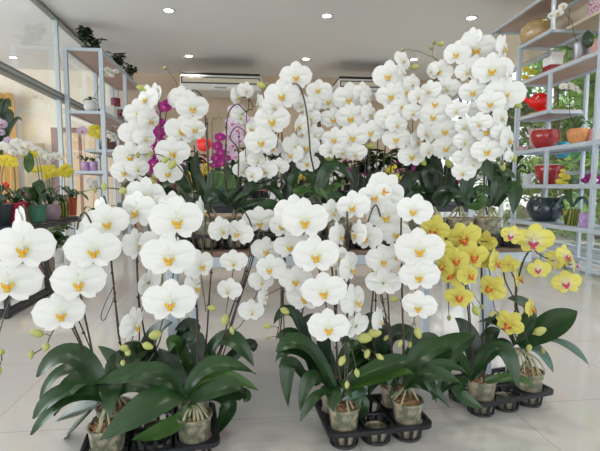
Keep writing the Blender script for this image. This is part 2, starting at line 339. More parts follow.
class Orchid:
    def __init__(s, base, label, group=None, cat='orchid', name='potted_orchid'):
        s.base = Vector(base); s.root = thing(name, s.base, label, cat, group); s.crown = s.base
    def pot(s, h=.10, rt=.056, rb=.042, mt='clear_pot', bark=True, fn=None, prof=None, roots=True, seed=0):
        mb = MB(); wall = .0035
        prof = prof or [(rb*.9, 0), (rb, .004), (rt-.002, h*.93), (rt+.001, h*.94), (rt+.002, h), (rt-.004, h), (rt-.005, h*.88), (rt*.3, h*.87)]
        mb.lathe(s.base, prof, 32, fn=fn); p = mb.build('pot', mt, s.root)
        if bark:
            R = random.Random(seed); b = MB(); b.lathe(s.base, [(rt*.90, h*.80), (rt*.88, h*.93), (rt*.6, h*.98), (.001, h*1.02)], 20)
            for i in range(26):
                a = R.uniform(0, 6.3); r = rt*.82*sqrt(R.random()); b.ell(s.base+Vector((cos(a)*r, sin(a)*r, h*.97)), (R.uniform(.006, .012), R.uniform(.005, .009), R.uniform(.003, .007)), 6, 4, mtx=Matrix.Rotation(R.uniform(0, 3), 3, 'Z')@Matrix.Rotation(R.uniform(-.6, .6), 3, 'X'))
            b.build('bark', 'bark', s.root)
            if roots:
                for i in range(6):
                    a = R.uniform(0, 6.3); r = rt*R.uniform(.6, 1.05); q = MB()
                    c = s.base+Vector((0, 0, h)); e = c+Vector((cos(a)*r, sin(a)*r, R.uniform(-.02, .0)))
                    q.tube(catmull([c+Vector((cos(a)*.008, sin(a)*.008, .045)), c+Vector((cos(a)*r*.45, sin(a)*r*.45, .028)), e]), .0032, 6); q.build('root', 'root', s.root)
        s.crown = s.base+Vector((0, 0, h+.03)); return s
    def leaves(s, n, L, W, seed=1, a0=None, mt='leaf', lift=.5, k=.25, droop=.3, up=0):
        R = random.Random(seed)
        for i in range(n):
            a = (a0 or 0)+2*pi*i/n+R.uniform(-.35, .35); l = L*R.uniform(.8, 1.1); d = Vector((cos(a), sin(a), 0)); z = up or R.uniform(.15, lift)
            b = s.crown-Vector((0, 0, .02)); m = b+d*l*.55+UP*l*z; t = b+d*l+UP*l*(z-droop*R.uniform(.7, 1.3))
            leaf(s.root, b, m, t, W*R.uniform(.85, 1.1), k, mt, seed=seed*31+i)
        return s
    def leaf(s, b, m, t, W, D, Dt=None, k=.35, mt='leaf', Dm=None, Db=None, under=True, fold=.30):
        Dt = Dt or D; bp = s.crown if b is None else at(*b, Db or D)
        Dm = Dm or (D+Dt)/2
        leaf(s.root, bp, at(*m, Dm), at(*t, Dt), W, k, mt, fold=fold, seed=int(t[0]*7+t[1]), under=under); return s
    def spike(s, via, fl=(), D=1.2, kind='white', buds=(), tail=(), r=.0026, mt='stem', lip=None, dd=.006, stake=None, shift=.035, gb=False, name='flower_stem'):
        # via [(x,y,D)] from pot to apex, fl [(x,y,size_px,yaw,tilt,roll)] along the chain, tail [(x,y)] beyond, buds [(x,y,len_px)]
        P = [s.crown+Vector((0, 0, -.02))]+[at(*v) for v in via]; pos = []; Rj = random.Random(len(via)*7+len(fl)*13)
        for i, f in enumerate(fl):
            x, y, sz = f[:3]; yaw = f[3] if len(f) > 3 else 0; tl = f[4] if len(f) > 4 else 0; rl = f[5] if len(f) > 5 else 0; ex = f[6] if len(f) > 6 else 0
            if 10 < abs(yaw) < 60: yaw *= 1.3
            if kind in ('yellow', 'lemon'): yaw += Rj.uniform(-16, 16); rl += Rj.uniform(-18, 18); tl += Rj.uniform(-10, 10)
            Df = D-dd*i+ex; p0 = at(x, y, Df); ms = px_size(sz, p0)
            p = p0+UP*ms*.07+FW*.0
            # sideways flowers: lip stands off the heart towards where the flower faces
            p -= RT*ms*.09*sin(radians(yaw)); flower(s.root, p, ms, yaw, tl, rl, kind, lip); pos.append((p, yaw, ms))
        path = []
        for i in range(len(pos)):
            q = [pos[j][0] for j in range(max(0, i-1), min(len(pos), i+2))]; c = sum(q, Vector())/len(q); path.append(c+FW*shift+UP*.006)
        P2 = P+path+[at(x, y, D+shift-.01) for (x, y) in tail]
        C = catmull(P2, 7); n = len(C); mb = MB(); rr = [r*(1.25-.75*i/(n-1)) for i in range(n)]; mb.tube(C, rr, 6)
        for i in range(10, n, 16): mb.ell(C[i], (rr[i]*1.5,)*3, 6, 4)
        for (p, yaw, ms) in pos:
            # pedicel from the stem to the back of the flower
            z = -atan2((p-CAM).x, (p-CAM).y)+radians(yaw); back = Vector((-sin(z), cos(z), 0)); e = p+back*ms*.09
            c = min(C[len(C)//3:], key=lambda v: (v-(e+UP*.01)).length); mb.tube(catmull([c, (c+e)/2+back*ms*.05-UP*.002, e], 4), .0013, 5)
        st = mb.build(name, mt, s.root)
        for b in buds:
            x, y, L = b[:3]; p = at(x, y, b[3] if len(b) > 3 else D+shift*.4); ms = px_size(L, p); c = min(C[len(C)//4:], key=lambda v: (v-p).length)
            d = (p-c); d = d.normalized() if d.length > .012 else Vector((0, -.3, -1)).normalized(); e = p-d*ms*.5
            if (c-p).length > ms*.4: q = MB(); q.tube(catmull([c, (c+e)/2+UP*.003, e], 4), .0011, 5); q.build('bud_stalk', mt, st)
            bud(s.root, p, ms, d, gb or L < 6.5)
        if stake:
            q = MB(); a, b = at(*stake[0]), at(*stake[1]); q.tube([a, a*.5+b*.5+RT*.002, b], .0021, 6); q.build('support_stake', 'stake', s.root)
            for t in (.35, .7, .93):
                z = MB(); c = a*(1-t)+b*t; z.ell(c, (.0055, .0055, .004), 8, 5); z.build('stem_clip', 'clip', s.root)
        return s
def stakes(o, L):
    for a, b in L:
        a, b = at(*a), at(*b); mb = MB(); mb.tube([a, (a+b)/2+RT*.003, b], .0023, 6)
        mb.build('support_stake', 'stake', o.root)
# ---------------------------------------------------------------- the room
CEIL = 3.30; BACK = 10.25
def sbox(name, mt, x0, x1, y0, y1, z0, z1, xf=None, b=0):
    mb = MB(xf); mb.box(x0, x1, y0, y1, z0, z1, b); return struct(mb.build(name, mt, smooth=False))
sbox('floor', 'floor', -9, 4.4, -4.2, BACK+.1, -.08, 0).location
# floor keeps world-aligned tile coordinates
fl = bpy.data.objects['floor']
off = fl.location.copy()
for v in fl.data.vertices: v.co += off
fl.location = (0, 0, 0)
sbox('ceiling', 'ceiling', -9, 4.4, -4.2, BACK+.1, CEIL, CEIL+.1)
sbox('wall_back', 'wall_tan', -2.9, 4.4, BACK, BACK+.1, 0, CEIL)
sbox('wall_back_left', 'wall_cream', -9, -2.9, BACK-.02, BACK+.1, 0, CEIL)  # same back wall, window light on this side put into a lighter cream
# right glazing: header beam, sill kerb, mullions, panes
GX = 3.75; Y0, Y1 = .2, 10.0
sbox('wall_right_header', 'wall_beige', GX-.05, GX+.12, -3.8, 10.2, 2.62, CEIL, RIGHT)
sbox('trim_1', 'alu_light', GX-.06, GX+.10, -3.8, 10.2, 0, .10, RIGHT)
def window(n, xf, x, ys, z0, z1, mt='alu_light', fr=.045, pane=True, rails=(), right=True):
    root_p = xf(x, (ys[0]+ys[-1])/2, z0); mb = MB(xf)
    for y in ys: mb.box(x-fr*.6, x+fr*.6, y-fr/2, y+fr/2, z0, z1)
    for z in (z0, z1-fr): mb.box(x-fr*.5, x+fr*.5, ys[0], ys[-1], z, z+fr)
    for z in rails: mb.box(x-fr*.5, x+fr*.5, ys[0], ys[-1], z-fr/2, z+fr/2)
    o = struct(mb.build('window_%d' % n, mt, smooth=False))
    g = MB(xf); g.box(x-.004, x+.004, ys[0], ys[-1], z0+fr, z1-fr); p = g.build('pane', 'glass', o, smooth=False); return o
window(1, RIGHT, GX, [-3.8, -2.4, -1.0, .4, 1.8], .10, 2.62)
window(2, RIGHT, GX, [1.8, 2.9, 4.0, 4.9, 5.8], .10, 2.62, rails=(1.02,))
window(3, RIGHT, GX, [5.8, 6.9, 8.0, 9.1, 10.1], .10, 2.62, rails=(1.02,))
# left glazed partition: head, transom, post
PX = -2.62
def lpart(name, mt, *a): 
    mb = MB(LEFT); mb.box(*a); return struct(mb.build(name, mt, smooth=False))
lpart('trim_2', 'alu', PX-.04, PX+.04, -3.8, 10.1, CEIL-.05, CEIL)
lpart('trim_3', 'alu', PX-.05, PX+.05, -3.8, 10.1, 2.12, 2.22)
lpart('trim_4', 'alu_light', PX-.055, PX+.055, -3.8, 10.1, 2.155, 2.185)
for i, y in enumerate((1.0, 4.1, 7.15, 10.0)): lpart('trim_%d' % (5+i), 'alu_light', PX-.03, PX+.03, y-.022, y+.022, 0, CEIL-.05)
lpart('trim_9', 'alu', PX-.04, PX+.04, -3.8, 10.1, 0, .05)
mb = MB(LEFT); mb.box(PX-.004, PX+.004, -3.8, 10.0, 2.22, CEIL-.05); struct(mb.build('window_4', 'glass', smooth=False))
mb = MB(LEFT); mb.box(PX-.004, PX+.004, 1.0, 10.0, .05, 2.12); struct(mb.build('window_5', 'glass', smooth=False))
# back-left: door and panels on the wall beyond the partition
d = at(66, 187, BACK/1.0); 
def bwx(px, py=187):                       # X on the back wall under a pixel column
    r = ray(px, py); return r.x*(BACK-.1)/r.y
mb = MB(); x0, x1 = bwx(51, 135), bwx(84, 135)
mb.box(x0, x1, BACK-.10, BACK-.02, 2.0, 2.10); mb.box(x0, x0+.12, BACK-.10, BACK-.02, 0, 2.0); mb.box(x1-.12, x1, BACK-.10, BACK-.02, 0, 2.0); door = struct(mb.build('door_1', 'door_frame', smooth=False))
mb = MB(); mb.box(x0+.12, x1-.12, BACK-.07, BACK-.03, 0, 2.0); mb.build('door_leaf', 'wood', door, smooth=False)
mb = MB(); mb.box(bwx(84), bwx(118), BACK-.12, BACK-.01, 0, 2.0); struct(mb.build('wall_panel_back', 'wood', smooth=False))
# curtains
def curtain(px0, px1, ztop, mt, label, y=BACK-.3):
    xa, xb = bwx(px0), bwx(px1); mb = MB(); n = 60; vs = []
    for z in (0.05, ztop):
        for i in range(n+1):
            t = i/n; vs.append((xa+(xb-xa)*t, y+.05*sin(t*n*.9), z))
    for z in (0.05, ztop):
        for i in range(n+1):
            t = i/n; vs.append((xa+(xb-xa)*t, y+.02+.05*sin(t*n*.9), z))
    m1 = n+1; fs = [(i, i+1, m1+i+1, m1+i) for i in range(n)]+[(2*m1+i+1, 2*m1+i, 3*m1+i, 3*m1+i+1) for i in range(n)]
    mb.add(vs, fs); return tag(mb.build('curtain', mt), label, 'curtain')
curtain(-40, 24, 2.75, 'curtain', 'long orange curtain hanging against the far wall behind the glass partition')
curtain(30, 50, 1.75, 'wall_cream', 'pale cream curtain hanging beside the wooden door at the back')

# ceiling lights
spots = [(-1.1, 6.65), (1.12, 6.6), (3.22, 6.45), (-1.11, 8.85), (1.09, 8.8), (3.16, 8.6), (-1.1, 4.4), (1.12, 4.4), (3.2, 4.3), (-1.1, 2.2), (1.12, 2.2), (3.2, 2.2), (-4.43, 9.3)]
where = ['nearer row, above the left white orchids', 'nearer row, the middle one of the row', 'nearer row, above the right-hand shelves', 'far row, just in front of the left air conditioner', 'far row, midway between the two air conditioners', 'far row, above the right air conditioner', '', '', '', '', '', '', 'beyond the glass partition at far left']
for i, (x, y) in enumerate(spots):
    if i in (6, 7, 8, 9, 10, 11):
        pass
    lb = where[i] and 'round recessed ceiling downlight, lit, '+where[i]
    lb = lb or 'round recessed ceiling downlight outside the photo, overhead near the camera'
    t = thing('ceiling_light', (x, y, CEIL-.004), lb, 'ceiling light', 'recessed ceiling downlights')
    mb = MB(); mb.lathe((x, y, CEIL-.012), [(.062, .012), (.088, .010), (.088, .004), (.078, 0), (.062, .002)], 28, cap=False); mb.build('ring', 'lamp_ring', t)
    mb = MB(); mb.lathe((x, y, CEIL-.008), [(.001, 0), (.064, 0), (.064, .006)], 28); mb.build('bulb', 'lamp_on', t)
    L = bpy.data.lights.new('downlight', 'SPOT'); L.energy = 60; L.spot_size = radians(110); L.spot_blend = .8; L.shadow_soft_size = .08; L.color = (1, .93, .84)
    lo = bpy.data.objects.new('downlight', L); lo.location = (x, y, CEIL-.03); COL.objects.link(lo)

# air conditioners
def aircon(xa, xb, label):
    y0, y1 = 8.75, 9.5; z0, z1 = 2.66, 2.94; xc = (xa+xb)/2
    t = thing('air_conditioner', (xc, (y0+y1)/2, z0), label, 'air conditioner', 'ceiling air conditioners')
    mb = MB(); mb.box(xa, xb, y0, y1, z0, z1, .03); mb.build('body', 'ac', t)
    mb = MB(); mb.box(xa+.03, xb-.03, y0-.012, y0+.02, z0+.115, z0+.235, .006); fr = mb.build('grille', 'dark', t)
    mb = MB(); mb.box(xa+.05, xb-.05, y0-.022, y0-.005, z0+.135, z0+.215, .004); mb.build('flap', 'ac_slot', fr)
    mb = MB(); mb.box(xc-.12, xc+.10, y0-.006, y0+.004, z0+.035, z0+.06); mb.build('nameplate', 'alu', t)
    for sx in (xa+.12, xb-.12): mb = MB(); mb.tube([(sx, y1-.2, z1-.01), (sx, y1-.2, CEIL)], .004); mb.build('hanger', 'ac', t)
    mb = MB(); mb.box(xa+.03, xb-.03, y0+.05, y1, z1, z1+.05, .01); mb.build('top_shade_slab', 'dark', t)  # dark slab standing in for the shade between unit and ceiling
aircon(-1.28, .24, 'long white ceiling air conditioner at the back, left of the tallest middle orchid')
aircon(1.72, 3.25, 'white ceiling air conditioner at the back, half hidden by the right-hand orchids')

# ---------------------------------------------------------------- display shelves, right
POSTS = [2.62, 3.35, 4.05, 4.78, 5.42, 6.11]; SX = 3.1; SD = .42
LV = dict(h=.05, g=.42, f=.85, e=1.26, d=1.67, c=2.09, b=2.53, a=2.94)
rs = thing('display_shelf', RIGHT(SX+.2, 4.4, 0), 'tall open pale grey steel shelving with wooden boards along the right window wall', 'shelf')
def rpart(name, mt, *a, b=.003):
    mb = MB(RIGHT); mb.box(*a, b); return mb.build(name, mt, rs, smooth=False)
t_ = .018
for d_ in (2.62, 3.35, 4.05): rpart('post', 'steel_paint', SX-t_, SX+t_, d_-t_, d_+t_, 0, LV['a']+.02)
rpart('post', 'steel_paint', SX-t_, SX+t_, 6.11-t_, 6.11+t_, 0, LV['a']+.02)
rpart('post', 'steel_paint', SX-t_, SX+t_, 5.42-t_, 5.42+t_, 0, LV['b']+.02)
for z0, z1 in (('f', 'e'), ('d', 'c'), ('b', 'a')): rpart('post', 'steel_paint', SX-t_, SX+t_, 4.78-t_, 4.78+t_, LV[z0], LV[z1])
for d_ in (2.62, 3.35, 4.05, 4.78, 5.42, 6.11): rpart('post', 'steel_paint', SX+SD-t_, SX+SD+t_, d_-t_, d_+t_, 0, LV['a']+.02)
def shelf(lv, d0, d1, board=True):
    z = LV[lv]; mb = MB(RIGHT); q = .016
    for x in (SX, SX+SD): mb.box(x-q, x+q, d0, d1, z-q, z+q, .002)
    for d_ in (d0+q, d1-q): mb.box(SX, SX+SD, d_-q, d_+q, z-q, z+q, .002)
    fr = mb.build('shelf_frame', 'steel_paint', rs, smooth=False)
    if board:
        mb = MB(RIGHT); mb.box(SX-.012, SX+SD+.012, d0+.002, d1-.002, z+q-.004, z+q+.012); b = mb.build('shelf_board', 'steel_paint' if lv in 'efg' else 'shelf_board', rs, smooth=False)
        if lv not in 'efg':
            pass
shelf('a', 2.62, 6.11); shelf('b', 4.78, 5.42); shelf('c', 2.62, 5.42); shelf('d', 4.78, 5.42); shelf('e', 2.62, 5.42); shelf('f', 2.62, 5.5); shelf('g', 2.62, 5.5); shelf('h', 2.62, 6.11, False)
# pale side tray on the near bay at the height of shelf b
mb = MB(RIGHT); mb.box(SX+.10, SX+SD+.03, 3.3, 4.70, LV['b']-.02, LV['b']+.01, .003); mb.build('shelf_board', 'wall_beige', rs, smooth=False)
# ---------------------------------------------------------------- display shelves, left
ls = thing('display_shelf', LEFT(-2.27, 8.6, 0), 'tall pale grey steel shelving with pinkish boards standing by the left glass partition', 'shelf')
lx0, lx1 = -2.52, -2.02; LP = [7.2, 8.6, 10.0]; LZ = dict(top=2.87, mid=1.96, low=1.07, bot=.35)
def lp_(name, mt, *a, b=.003):
    mb = MB(LEFT); mb.box(*a, b); return mb.build(name, mt, ls, smooth=False)
q = .03
for x in (lx0, lx1):
    for y in LP: lp_('post', 'steel_paint', x-q, x+q, y-q, y+q, 0, LZ['top']+.02)
for nm, y0, y1, z, bd in (('top', 7.2, 10.0, 2.87, 'shelf_board'), ('mid', 7.2, 10.0, 1.96, 'shelf_board'), ('low', 7.2, 10.0, 1.07, 'shelf_board'), ('bot', 7.2, 10.0, .35, 'shelf_board'), ('sub', 8.6, 10.0, 2.26, 'shelf_board'), ('basketshelf', 7.95, 10.0, 1.45, 'steel_paint')):
    mb = MB(LEFT)
    for x in (lx0, lx1): mb.box(x-.022, x+.022, y0, y1, z-.022, z+.022, .002)
    for y in (y0, y1): mb.box(lx0, lx1, y-.022, y+.022, z-.022, z+.022, .002)
    mb.build('shelf_frame', 'steel_paint', ls, smooth=False)
    lp_('shelf_board', bd, lx0, lx1, y0, y1, z-.008, z+.024)

# ---------------------------------------------------------------- low table carrying the back row
TX0, TX1, TY0, TY1, TZ = -.38, 1.16, 1.73, 2.42, .60
tb = thing('display_table', ((TX0+TX1)/2, (TY0+TY1)/2, 0), 'low long table with brown board and pale grey legs under the back row of orchids', 'table')
def tpart(name, mt, *a, b=.003):
    mb = MB(); mb.box(*a, b); return mb.build(name, mt, tb, smooth=False)
tpart('tabletop', 'table_board', TX0, TX1, TY0, TY1, TZ-.018, TZ, b=.002)
mb = MB()
for y in (TY0, TY1-.04): mb.box(TX0, TX1, y, y+.04, TZ-.06, TZ-.018, .003)
for x in (TX0+.002, TX1-.042): mb.box(x, x+.04, TY0+.04, TY1-.04, TZ-.06, TZ-.018, .003)
mb.build('frame', 'steel_paint', tb, smooth=False)
for x in (TX0+.06, .96): 
    for y in (TY0, TY1-.04): tpart('leg', 'steel_paint', x, x+.042, y, y+.04, 0, TZ-.06)

# ---------------------------------------------------------------- carry trays
def tray(c, nx, ny, pitch, label, ang=0, z=0, r=.058, h=.066, group=None):
    R3 = Matrix.Rotation(ang, 3, 'Z'); c = Vector((c[0], c[1], z)); xf = lambda x, y, zz: c+R3@Vector((x, y, zz))
    t = thing('carry_tray', c, label, 'tray', group)
    W = nx*pitch/2+.012; Dp = ny*pitch/2+.012; mb = MB(xf)
    # rim with a rolled edge
    cr = .03; out = []
    for cx, cy, a in ((W-cr, Dp-cr, 0), (-W+cr, Dp-cr, 90), (-W+cr, -Dp+cr, 180), (W-cr, -Dp+cr, 270)):
        for k in range(5): out.append((cx+cr*cos(radians(a+k*22.5)), cy+cr*sin(radians(a+k*22.5)), h))
    n = len(out); vs = [(x, y, h+.004) for x, y, _ in out]+[(x*1.0, y*1.0, h-.010) for x, y, _ in out]+[(x*(1-.012/W), y*(1-.012/Dp), h+.004) for x, y, _ in out]+[(x*(1-.012/W), y*(1-.012/Dp), h-.010) for x, y, _ in out]
    fs = []
    for i in range(n): j = (i+1) % n; fs += [(i, j, 2*n+j, 2*n+i), (n+i, 3*n+i, 3*n+j, n+j), (i, n+i, n+j, j), (2*n+i, 2*n+j, 3*n+j, 3*n+i)]
    mb.add(vs, fs)
    # webs between cups
    pts = [((i-(nx-1)/2)*pitch, (j-(ny-1)/2)*pitch) for i in range(nx) for j in range(ny)]
    for (x, y) in pts:           # flat flange: square with round hole
        vs = []; N = 24
        for k in range(N):
            a = 2*pi*k/N; m_ = max(abs(cos(a)), abs(sin(a))); vs.append((x+cos(a)*r, y+sin(a)*r, h)); vs.append((x+cos(a)/m_*(pitch/2+.004), y+sin(a)/m_*(pitch/2+.004), h))
        for k in range(N):
            vs.append((vs[2*k][0], vs[2*k][1], h-.004)); vs.append((vs[2*k+1][0], vs[2*k+1][1], h-.004))
        fs = []
        for k in range(N): a0, b0 = 2*k, 2*((k+1) % N); fs += [(a0, b0, b0+1, a0+1), (2*N+a0, 2*N+a0+1, 2*N+b0+1, 2*N+b0), (a0, 2*N+a0, 2*N+b0, b0)]
        mb.add(vs, fs)
    mb.build('rim', 'tray', t)
    for (x, y) in pts:
        cu = MB(xf); rb = r*.80
        for (rr, zz) in ((r, h-.006), (rb+.001, .006), (r*.9, h*.5)):
            if zz == h*.5: continue
            cu.tube([(x+cos(2*pi*k/24)*rr, y+sin(2*pi*k/24)*rr, zz) for k in range(24)], .0042, 6, closed=True)
        for k in range(10):
            a = 2*pi*k/10+.2; ca, sa = cos(a), sin(a); w = .0055
            vs = []
            for rr, zz in ((r, h-.004), (rb, .006)):
                for dr in (0, .003):
                    for sg in (-1, 1): vs.append((x+ca*(rr+dr)-sa*w*sg, y+sa*(rr+dr)+ca*w*sg, zz))
            cu.add(vs, [(0, 1, 5, 4), (2, 6, 7, 3), (0, 4, 6, 2), (1, 3, 7, 5)])
        for a in (0, pi/2): ca, sa = cos(a), sin(a); cu.tube([(x-ca*rb, y-sa*rb, .006), (x+ca*rb, y+sa*rb, .006)], .004, 6)
        cu.build('cup', 'tray', t)
    return [xf(x, y, .010) for x, y in pts]
# ---------------------------------------------------------------- front row, on the floor
def on_floor(px, D): p = at(px, 300, D); return Vector((p.x, p.y, 0))
FR = 'white orchids in the front row'
# tray A: left; tray B: middle; tray C: right
A = tray(on_floor(150, 1.40), 3, 2, .128, 'black plastic carry tray holding the pots at the front left', ang=radians(8), z=0)
B = tray(on_floor(372, 1.51), 3, 2, .112, 'black plastic carry tray with round cups on the floor at the centre front', ang=radians(4), r=.054)
C_ = tray(on_floor(498, 1.73), 3, 2, .114, 'black plastic carry tray on the floor at the right, under the yellow orchids', ang=radians(12), r=.054)
def near(slots, px, D):
    p = on_floor(px, D); q = min(slots, key=lambda s: (s.xy-p.xy).length); slots.remove(q); return q
kp = dict(h=.125, rt=.056, rb=.043)

# P2, left pot
o = Orchid(near(A, 108, 1.28), 'white orchid in the leftmost front pot, big flowers hanging at the left photo edge', FR); o.pot(seed=1, **kp)
o.spike([(84, 350, 1.42), (62, 300, 1.34), (38, 240, 1.22), (24, 205, 1.13)], [(28, 230, 48, 108, 8, 38, .06), (23, 252, 60, -6), (8, 287, 62, -4)], D=1.06, tail=[(0, 330), (2, 360)], buds=[(-2, 372, 10), (1, 352, 10)], stake=[(106, 400, 1.42), (40, 262, 1.2)])
o.spike([(92, 350, 1.40), (80, 290, 1.32), (76, 240, 1.22), (84, 212, 1.14)], [(86, 240, 44, -30, 5, 10, .08), (94, 254, 54, 6), (79, 286, 54, 2), (61, 317, 51, 4)], D=1.09, tail=[(52, 333), (46, 345), (32, 355)], buds=[(37, 333, 12), (46, 347, 10), (31, 355, 8)], stake=[(112, 402, 1.42), (70, 300, 1.3)])
for l in [((104, 392), (72, 356), (37, 377), .085, 1.32, 1.30), ((104, 394), (65, 392), (33, 419), .06, 1.32, 1.27), ((106, 400), (68, 400), (31, 435), .045, 1.32, 1.24), ((112, 398), (80, 410), (56, 421), .055, 1.34, 1.40),
          ((110, 392), (118, 368), (98, 346), .05, 1.36, 1.55), ((112, 392), (120, 362), (150, 350), .07, 1.36, 1.62), ((108, 400), (135, 385), (165, 396), .075, 1.34, 1.36), ((100, 400), (78, 425), (62, 440), .05, 1.36, 1.5)]:
    o.leaf(l[0], l[1], l[2], l[3], l[4], l[5], k=.45)
# P1, right pot of tray A
o = Orchid(near(A, 192, 1.34), 'white orchid in the thick-rooted pot at front left, three huge flowers in a column', FR); o.pot(seed=2, **kp)
o.spike([(198, 350, 1.42), (195, 280, 1.38), (191, 215, 1.26), (180, 188, 1.15)], [(174, 206, 30, 160, 0, 0, .07), (177, 224, 55, 3), (169, 261, 56, 0), (170, 306, 54, 0)], D=1.10, tail=[(160, 330), (154, 345)], buds=[(155, 335, 14)], stake=[(200, 402, 1.42), (194, 262, 1.36)], r=.003)
for l in [((183, 398), (160, 402), (98, 441), .105, 1.30, 1.20, 'leaf'), ((186, 396), (212, 366), (256, 374), .06, 1.32, 1.40, 'leaf'), ((188, 398), (215, 376), (259, 391), .045, 1.32, 1.36, 'leaf_light'),
          ((190, 402), (222, 388), (242, 390), .075, 1.30, 1.30, 'leaf'), ((180, 400), (150, 375), (92, 385), .075, 1.32, 1.30, 'leaf'), ((182, 398), (160, 372), (119, 385), .055, 1.30, 1.22, 'leaf'),
          ((186, 405), (175, 425), (130, 440), .06, 1.35, 1.30, 'leaf_light'), ((190, 398), (205, 372), (212, 347), .06, 1.36, 1.6, 'leaf_light'), ((188, 398), (172, 370), (160, 348), .07, 1.36, 1.6, 'leaf_dark')]:
    o.leaf(l[0], l[1], l[2], l[3], l[4], l[5], k=.42, mt=l[6])
for (dx, dy) in ((-.03, .0), (-.012, .02), (.006, .012), (.02, .0), (.035, .01)):
    mb = MB(); c = o.crown; mb.tube(catmull([c+Vector((dx*.2, -.01, .0)), c+Vector((dx*.7, -.035, -.012)), c+Vector((dx, -.044, -.045))]), .0045, 7); mb.build('root', 'root', o.root)
# P7 back left of tray A
o = Orchid(near(A, 120, 1.6), 'white orchid behind the front left pots, side-on flowers left of the huge column', FR); o.pot(seed=3, **kp)
o.spike([(122, 360, 1.55), (118, 330, 1.5), (112, 268, 1.42), (106, 215, 1.3), (104, 196, 1.22)], [(98, 214, 34, -50, 10, 15, .08), (107, 226, 46, 4)], D=1.16, r=.003, stake=[(124, 380, 1.55), (111, 264, 1.41)])
o.spike([(145, 360, 1.55), (139, 300, 1.46), (136, 240, 1.36), (137, 205, 1.28)], [(150, 200, 44, 25, 0, 0, .07), (134, 214, 46, -28), (160, 246, 40, 10), (142, 248, 42, 42), (144, 285, 38, -125, 0), (139, 328, 44, 64, 10)], D=1.24, tail=[(130, 345), (123, 360)], buds=[(148, 346, 11), (124, 348, 10), (128, 353, 9), (123, 363, 7), (106, 205, 7)], stake=[(140, 390, 1.56), (137, 250, 1.36)])
o.spike([(160, 340, 1.56), (160, 250, 1.46), (155, 215, 1.38), (144, 199, 1.32), (133, 193, 1.3), (118, 189, 1.28), (100, 188, 1.26)], [], D=1.26, tail=[(86, 191), (77, 192)], mt='stem_green', buds=[(123, 191, 11, 1.27), (104, 187, 8, 1.26), (95, 190, 6, 1.26)])
o.leaves(6, .20, .075, seed=4, lift=.7, k=.3)
mb = MB(); mb.tube(catmull([at(115, 283, 1.41), at(104, 306, 1.40), at(101, 318, 1.40), at(105, 319, 1.40), at(112, 303, 1.40), at(116, 292, 1.41)]), .0014, 5); mb.build('support_wire', 'stake', o.root)
for l in [((150, 390), (152, 345), (172, 322), .085, 1.58, 1.52, 'leaf_dark'), ((140, 385), (140, 355), (122, 345), .06, 1.58, 1.5, 'leaf'), ((150, 390), (188, 335), (175, 330), .08, 1.6, 1.6, 'leaf_dark'), ((155, 388), (190, 340), (196, 372), .07, 1.58, 1.46, 'leaf_dark')]:
    o.leaf(l[0], l[1], l[2], l[3], l[4], l[5], k=.5, mt=l[6])
# P1b back right of tray A
o = Orchid(near(A, 200, 1.6), 'white orchid behind the front left pots, smaller flowers leaning right over the gap', FR); o.pot(seed=5, **kp)
o.spike([(204, 360, 1.55), (209, 300, 1.5), (212, 250, 1.42), (208, 205, 1.34)], [(206, 213, 34, 75), (203, 268, 38, 28), (199, 290, 38, 60)], D=1.3, tail=[(206, 312)], buds=[(212, 308, 9)], stake=[(202, 395, 1.55), (212, 262, 1.42)])
o.spike([(216, 360, 1.55), (230, 315, 1.52), (246, 268, 1.46), (252, 230, 1.42), (240, 208, 1.4)], [(223, 232, 31, 25, 0, -8), (237, 235, 33, -25, 8, 12), (234, 264, 29, 4), (228, 292, 27, -12, 4), ], D=1.37, tail=[(226, 312)], buds=[(225, 320, 11), (232, 331, 7)], stake=[(210, 385, 1.56), (250, 262, 1.46)])
o.spike([(220, 350, 1.57), (236, 310, 1.55), (252, 262, 1.5), (262, 222, 1.46)], [(260, 224, 36, 5, 25), (266, 253, 33, -6), (262, 283, 28, 10), (252, 313, 27, 5)], D=1.43, tail=[(243, 322), (232, 332)], buds=[(232, 329, 8)], stake=[(214, 386, 1.57), (256, 240, 1.5)])
o.leaves(6, .20, .075, seed=9, lift=.7)
for l in [((200, 390), (222, 340), (254, 366), .075, 1.58, 1.5, 'leaf'), ((200, 392), (242, 350), (253, 352), .06, 1.6, 1.6, 'leaf_dark'), ((205, 395), (240, 395), (244, 402), .05, 1.55, 1.5, 'leaf'), ((206, 398), (228, 405), (212, 438), .06, 1.52, 1.48, 'leaf'), ((200, 390), (178, 345), (170, 352), .05, 1.56, 1.5, 'leaf_light')]:
    o.leaf(l[0], l[1], l[2], l[3], l[4], l[5], k=.5, mt=l[6])

# P3 front left of tray B
kq = dict(h=.122, rt=.053, rb=.041)
o = Orchid(near(B, 338, 1.43), 'white orchid in the front left pot of the centre tray, big flowers in a chain', FR); o.pot(seed=6, **kq)
o.spike([(337, 350, 1.45), (333, 280, 1.42), (326, 225, 1.35), (316, 196, 1.27)], [(290, 217, 46, -18, 0, 0, .06), (305, 224, 50, 0), (316, 259, 50, 0), (324, 295, 47, 2), (329, 331, 44, 4)], D=1.24, tail=[(343, 345), (352, 350)], buds=[(342, 361, 10), (357, 373, 8), (347, 385, 7)], stake=[(336, 388, 1.44), (336, 270, 1.42)])
o.spike([(346, 345, 1.47), (348, 290, 1.44), (348, 240, 1.4), (347, 212, 1.36)], [(343, 238, 34, 62), (353, 236, 34, -60), (339, 259, 32, 30), (354, 271, 38, 48), (359, 304, 42, 42, 0, -8), (352, 328, 34, -130, 0)], D=1.33, tail=[(360, 342), (370, 350)], buds=[(365, 338, 15), (375, 333, 13), (367, 354, 9), (380, 357, 8)], stake=[(352, 400, 1.40), (336, 310, 1.40)])
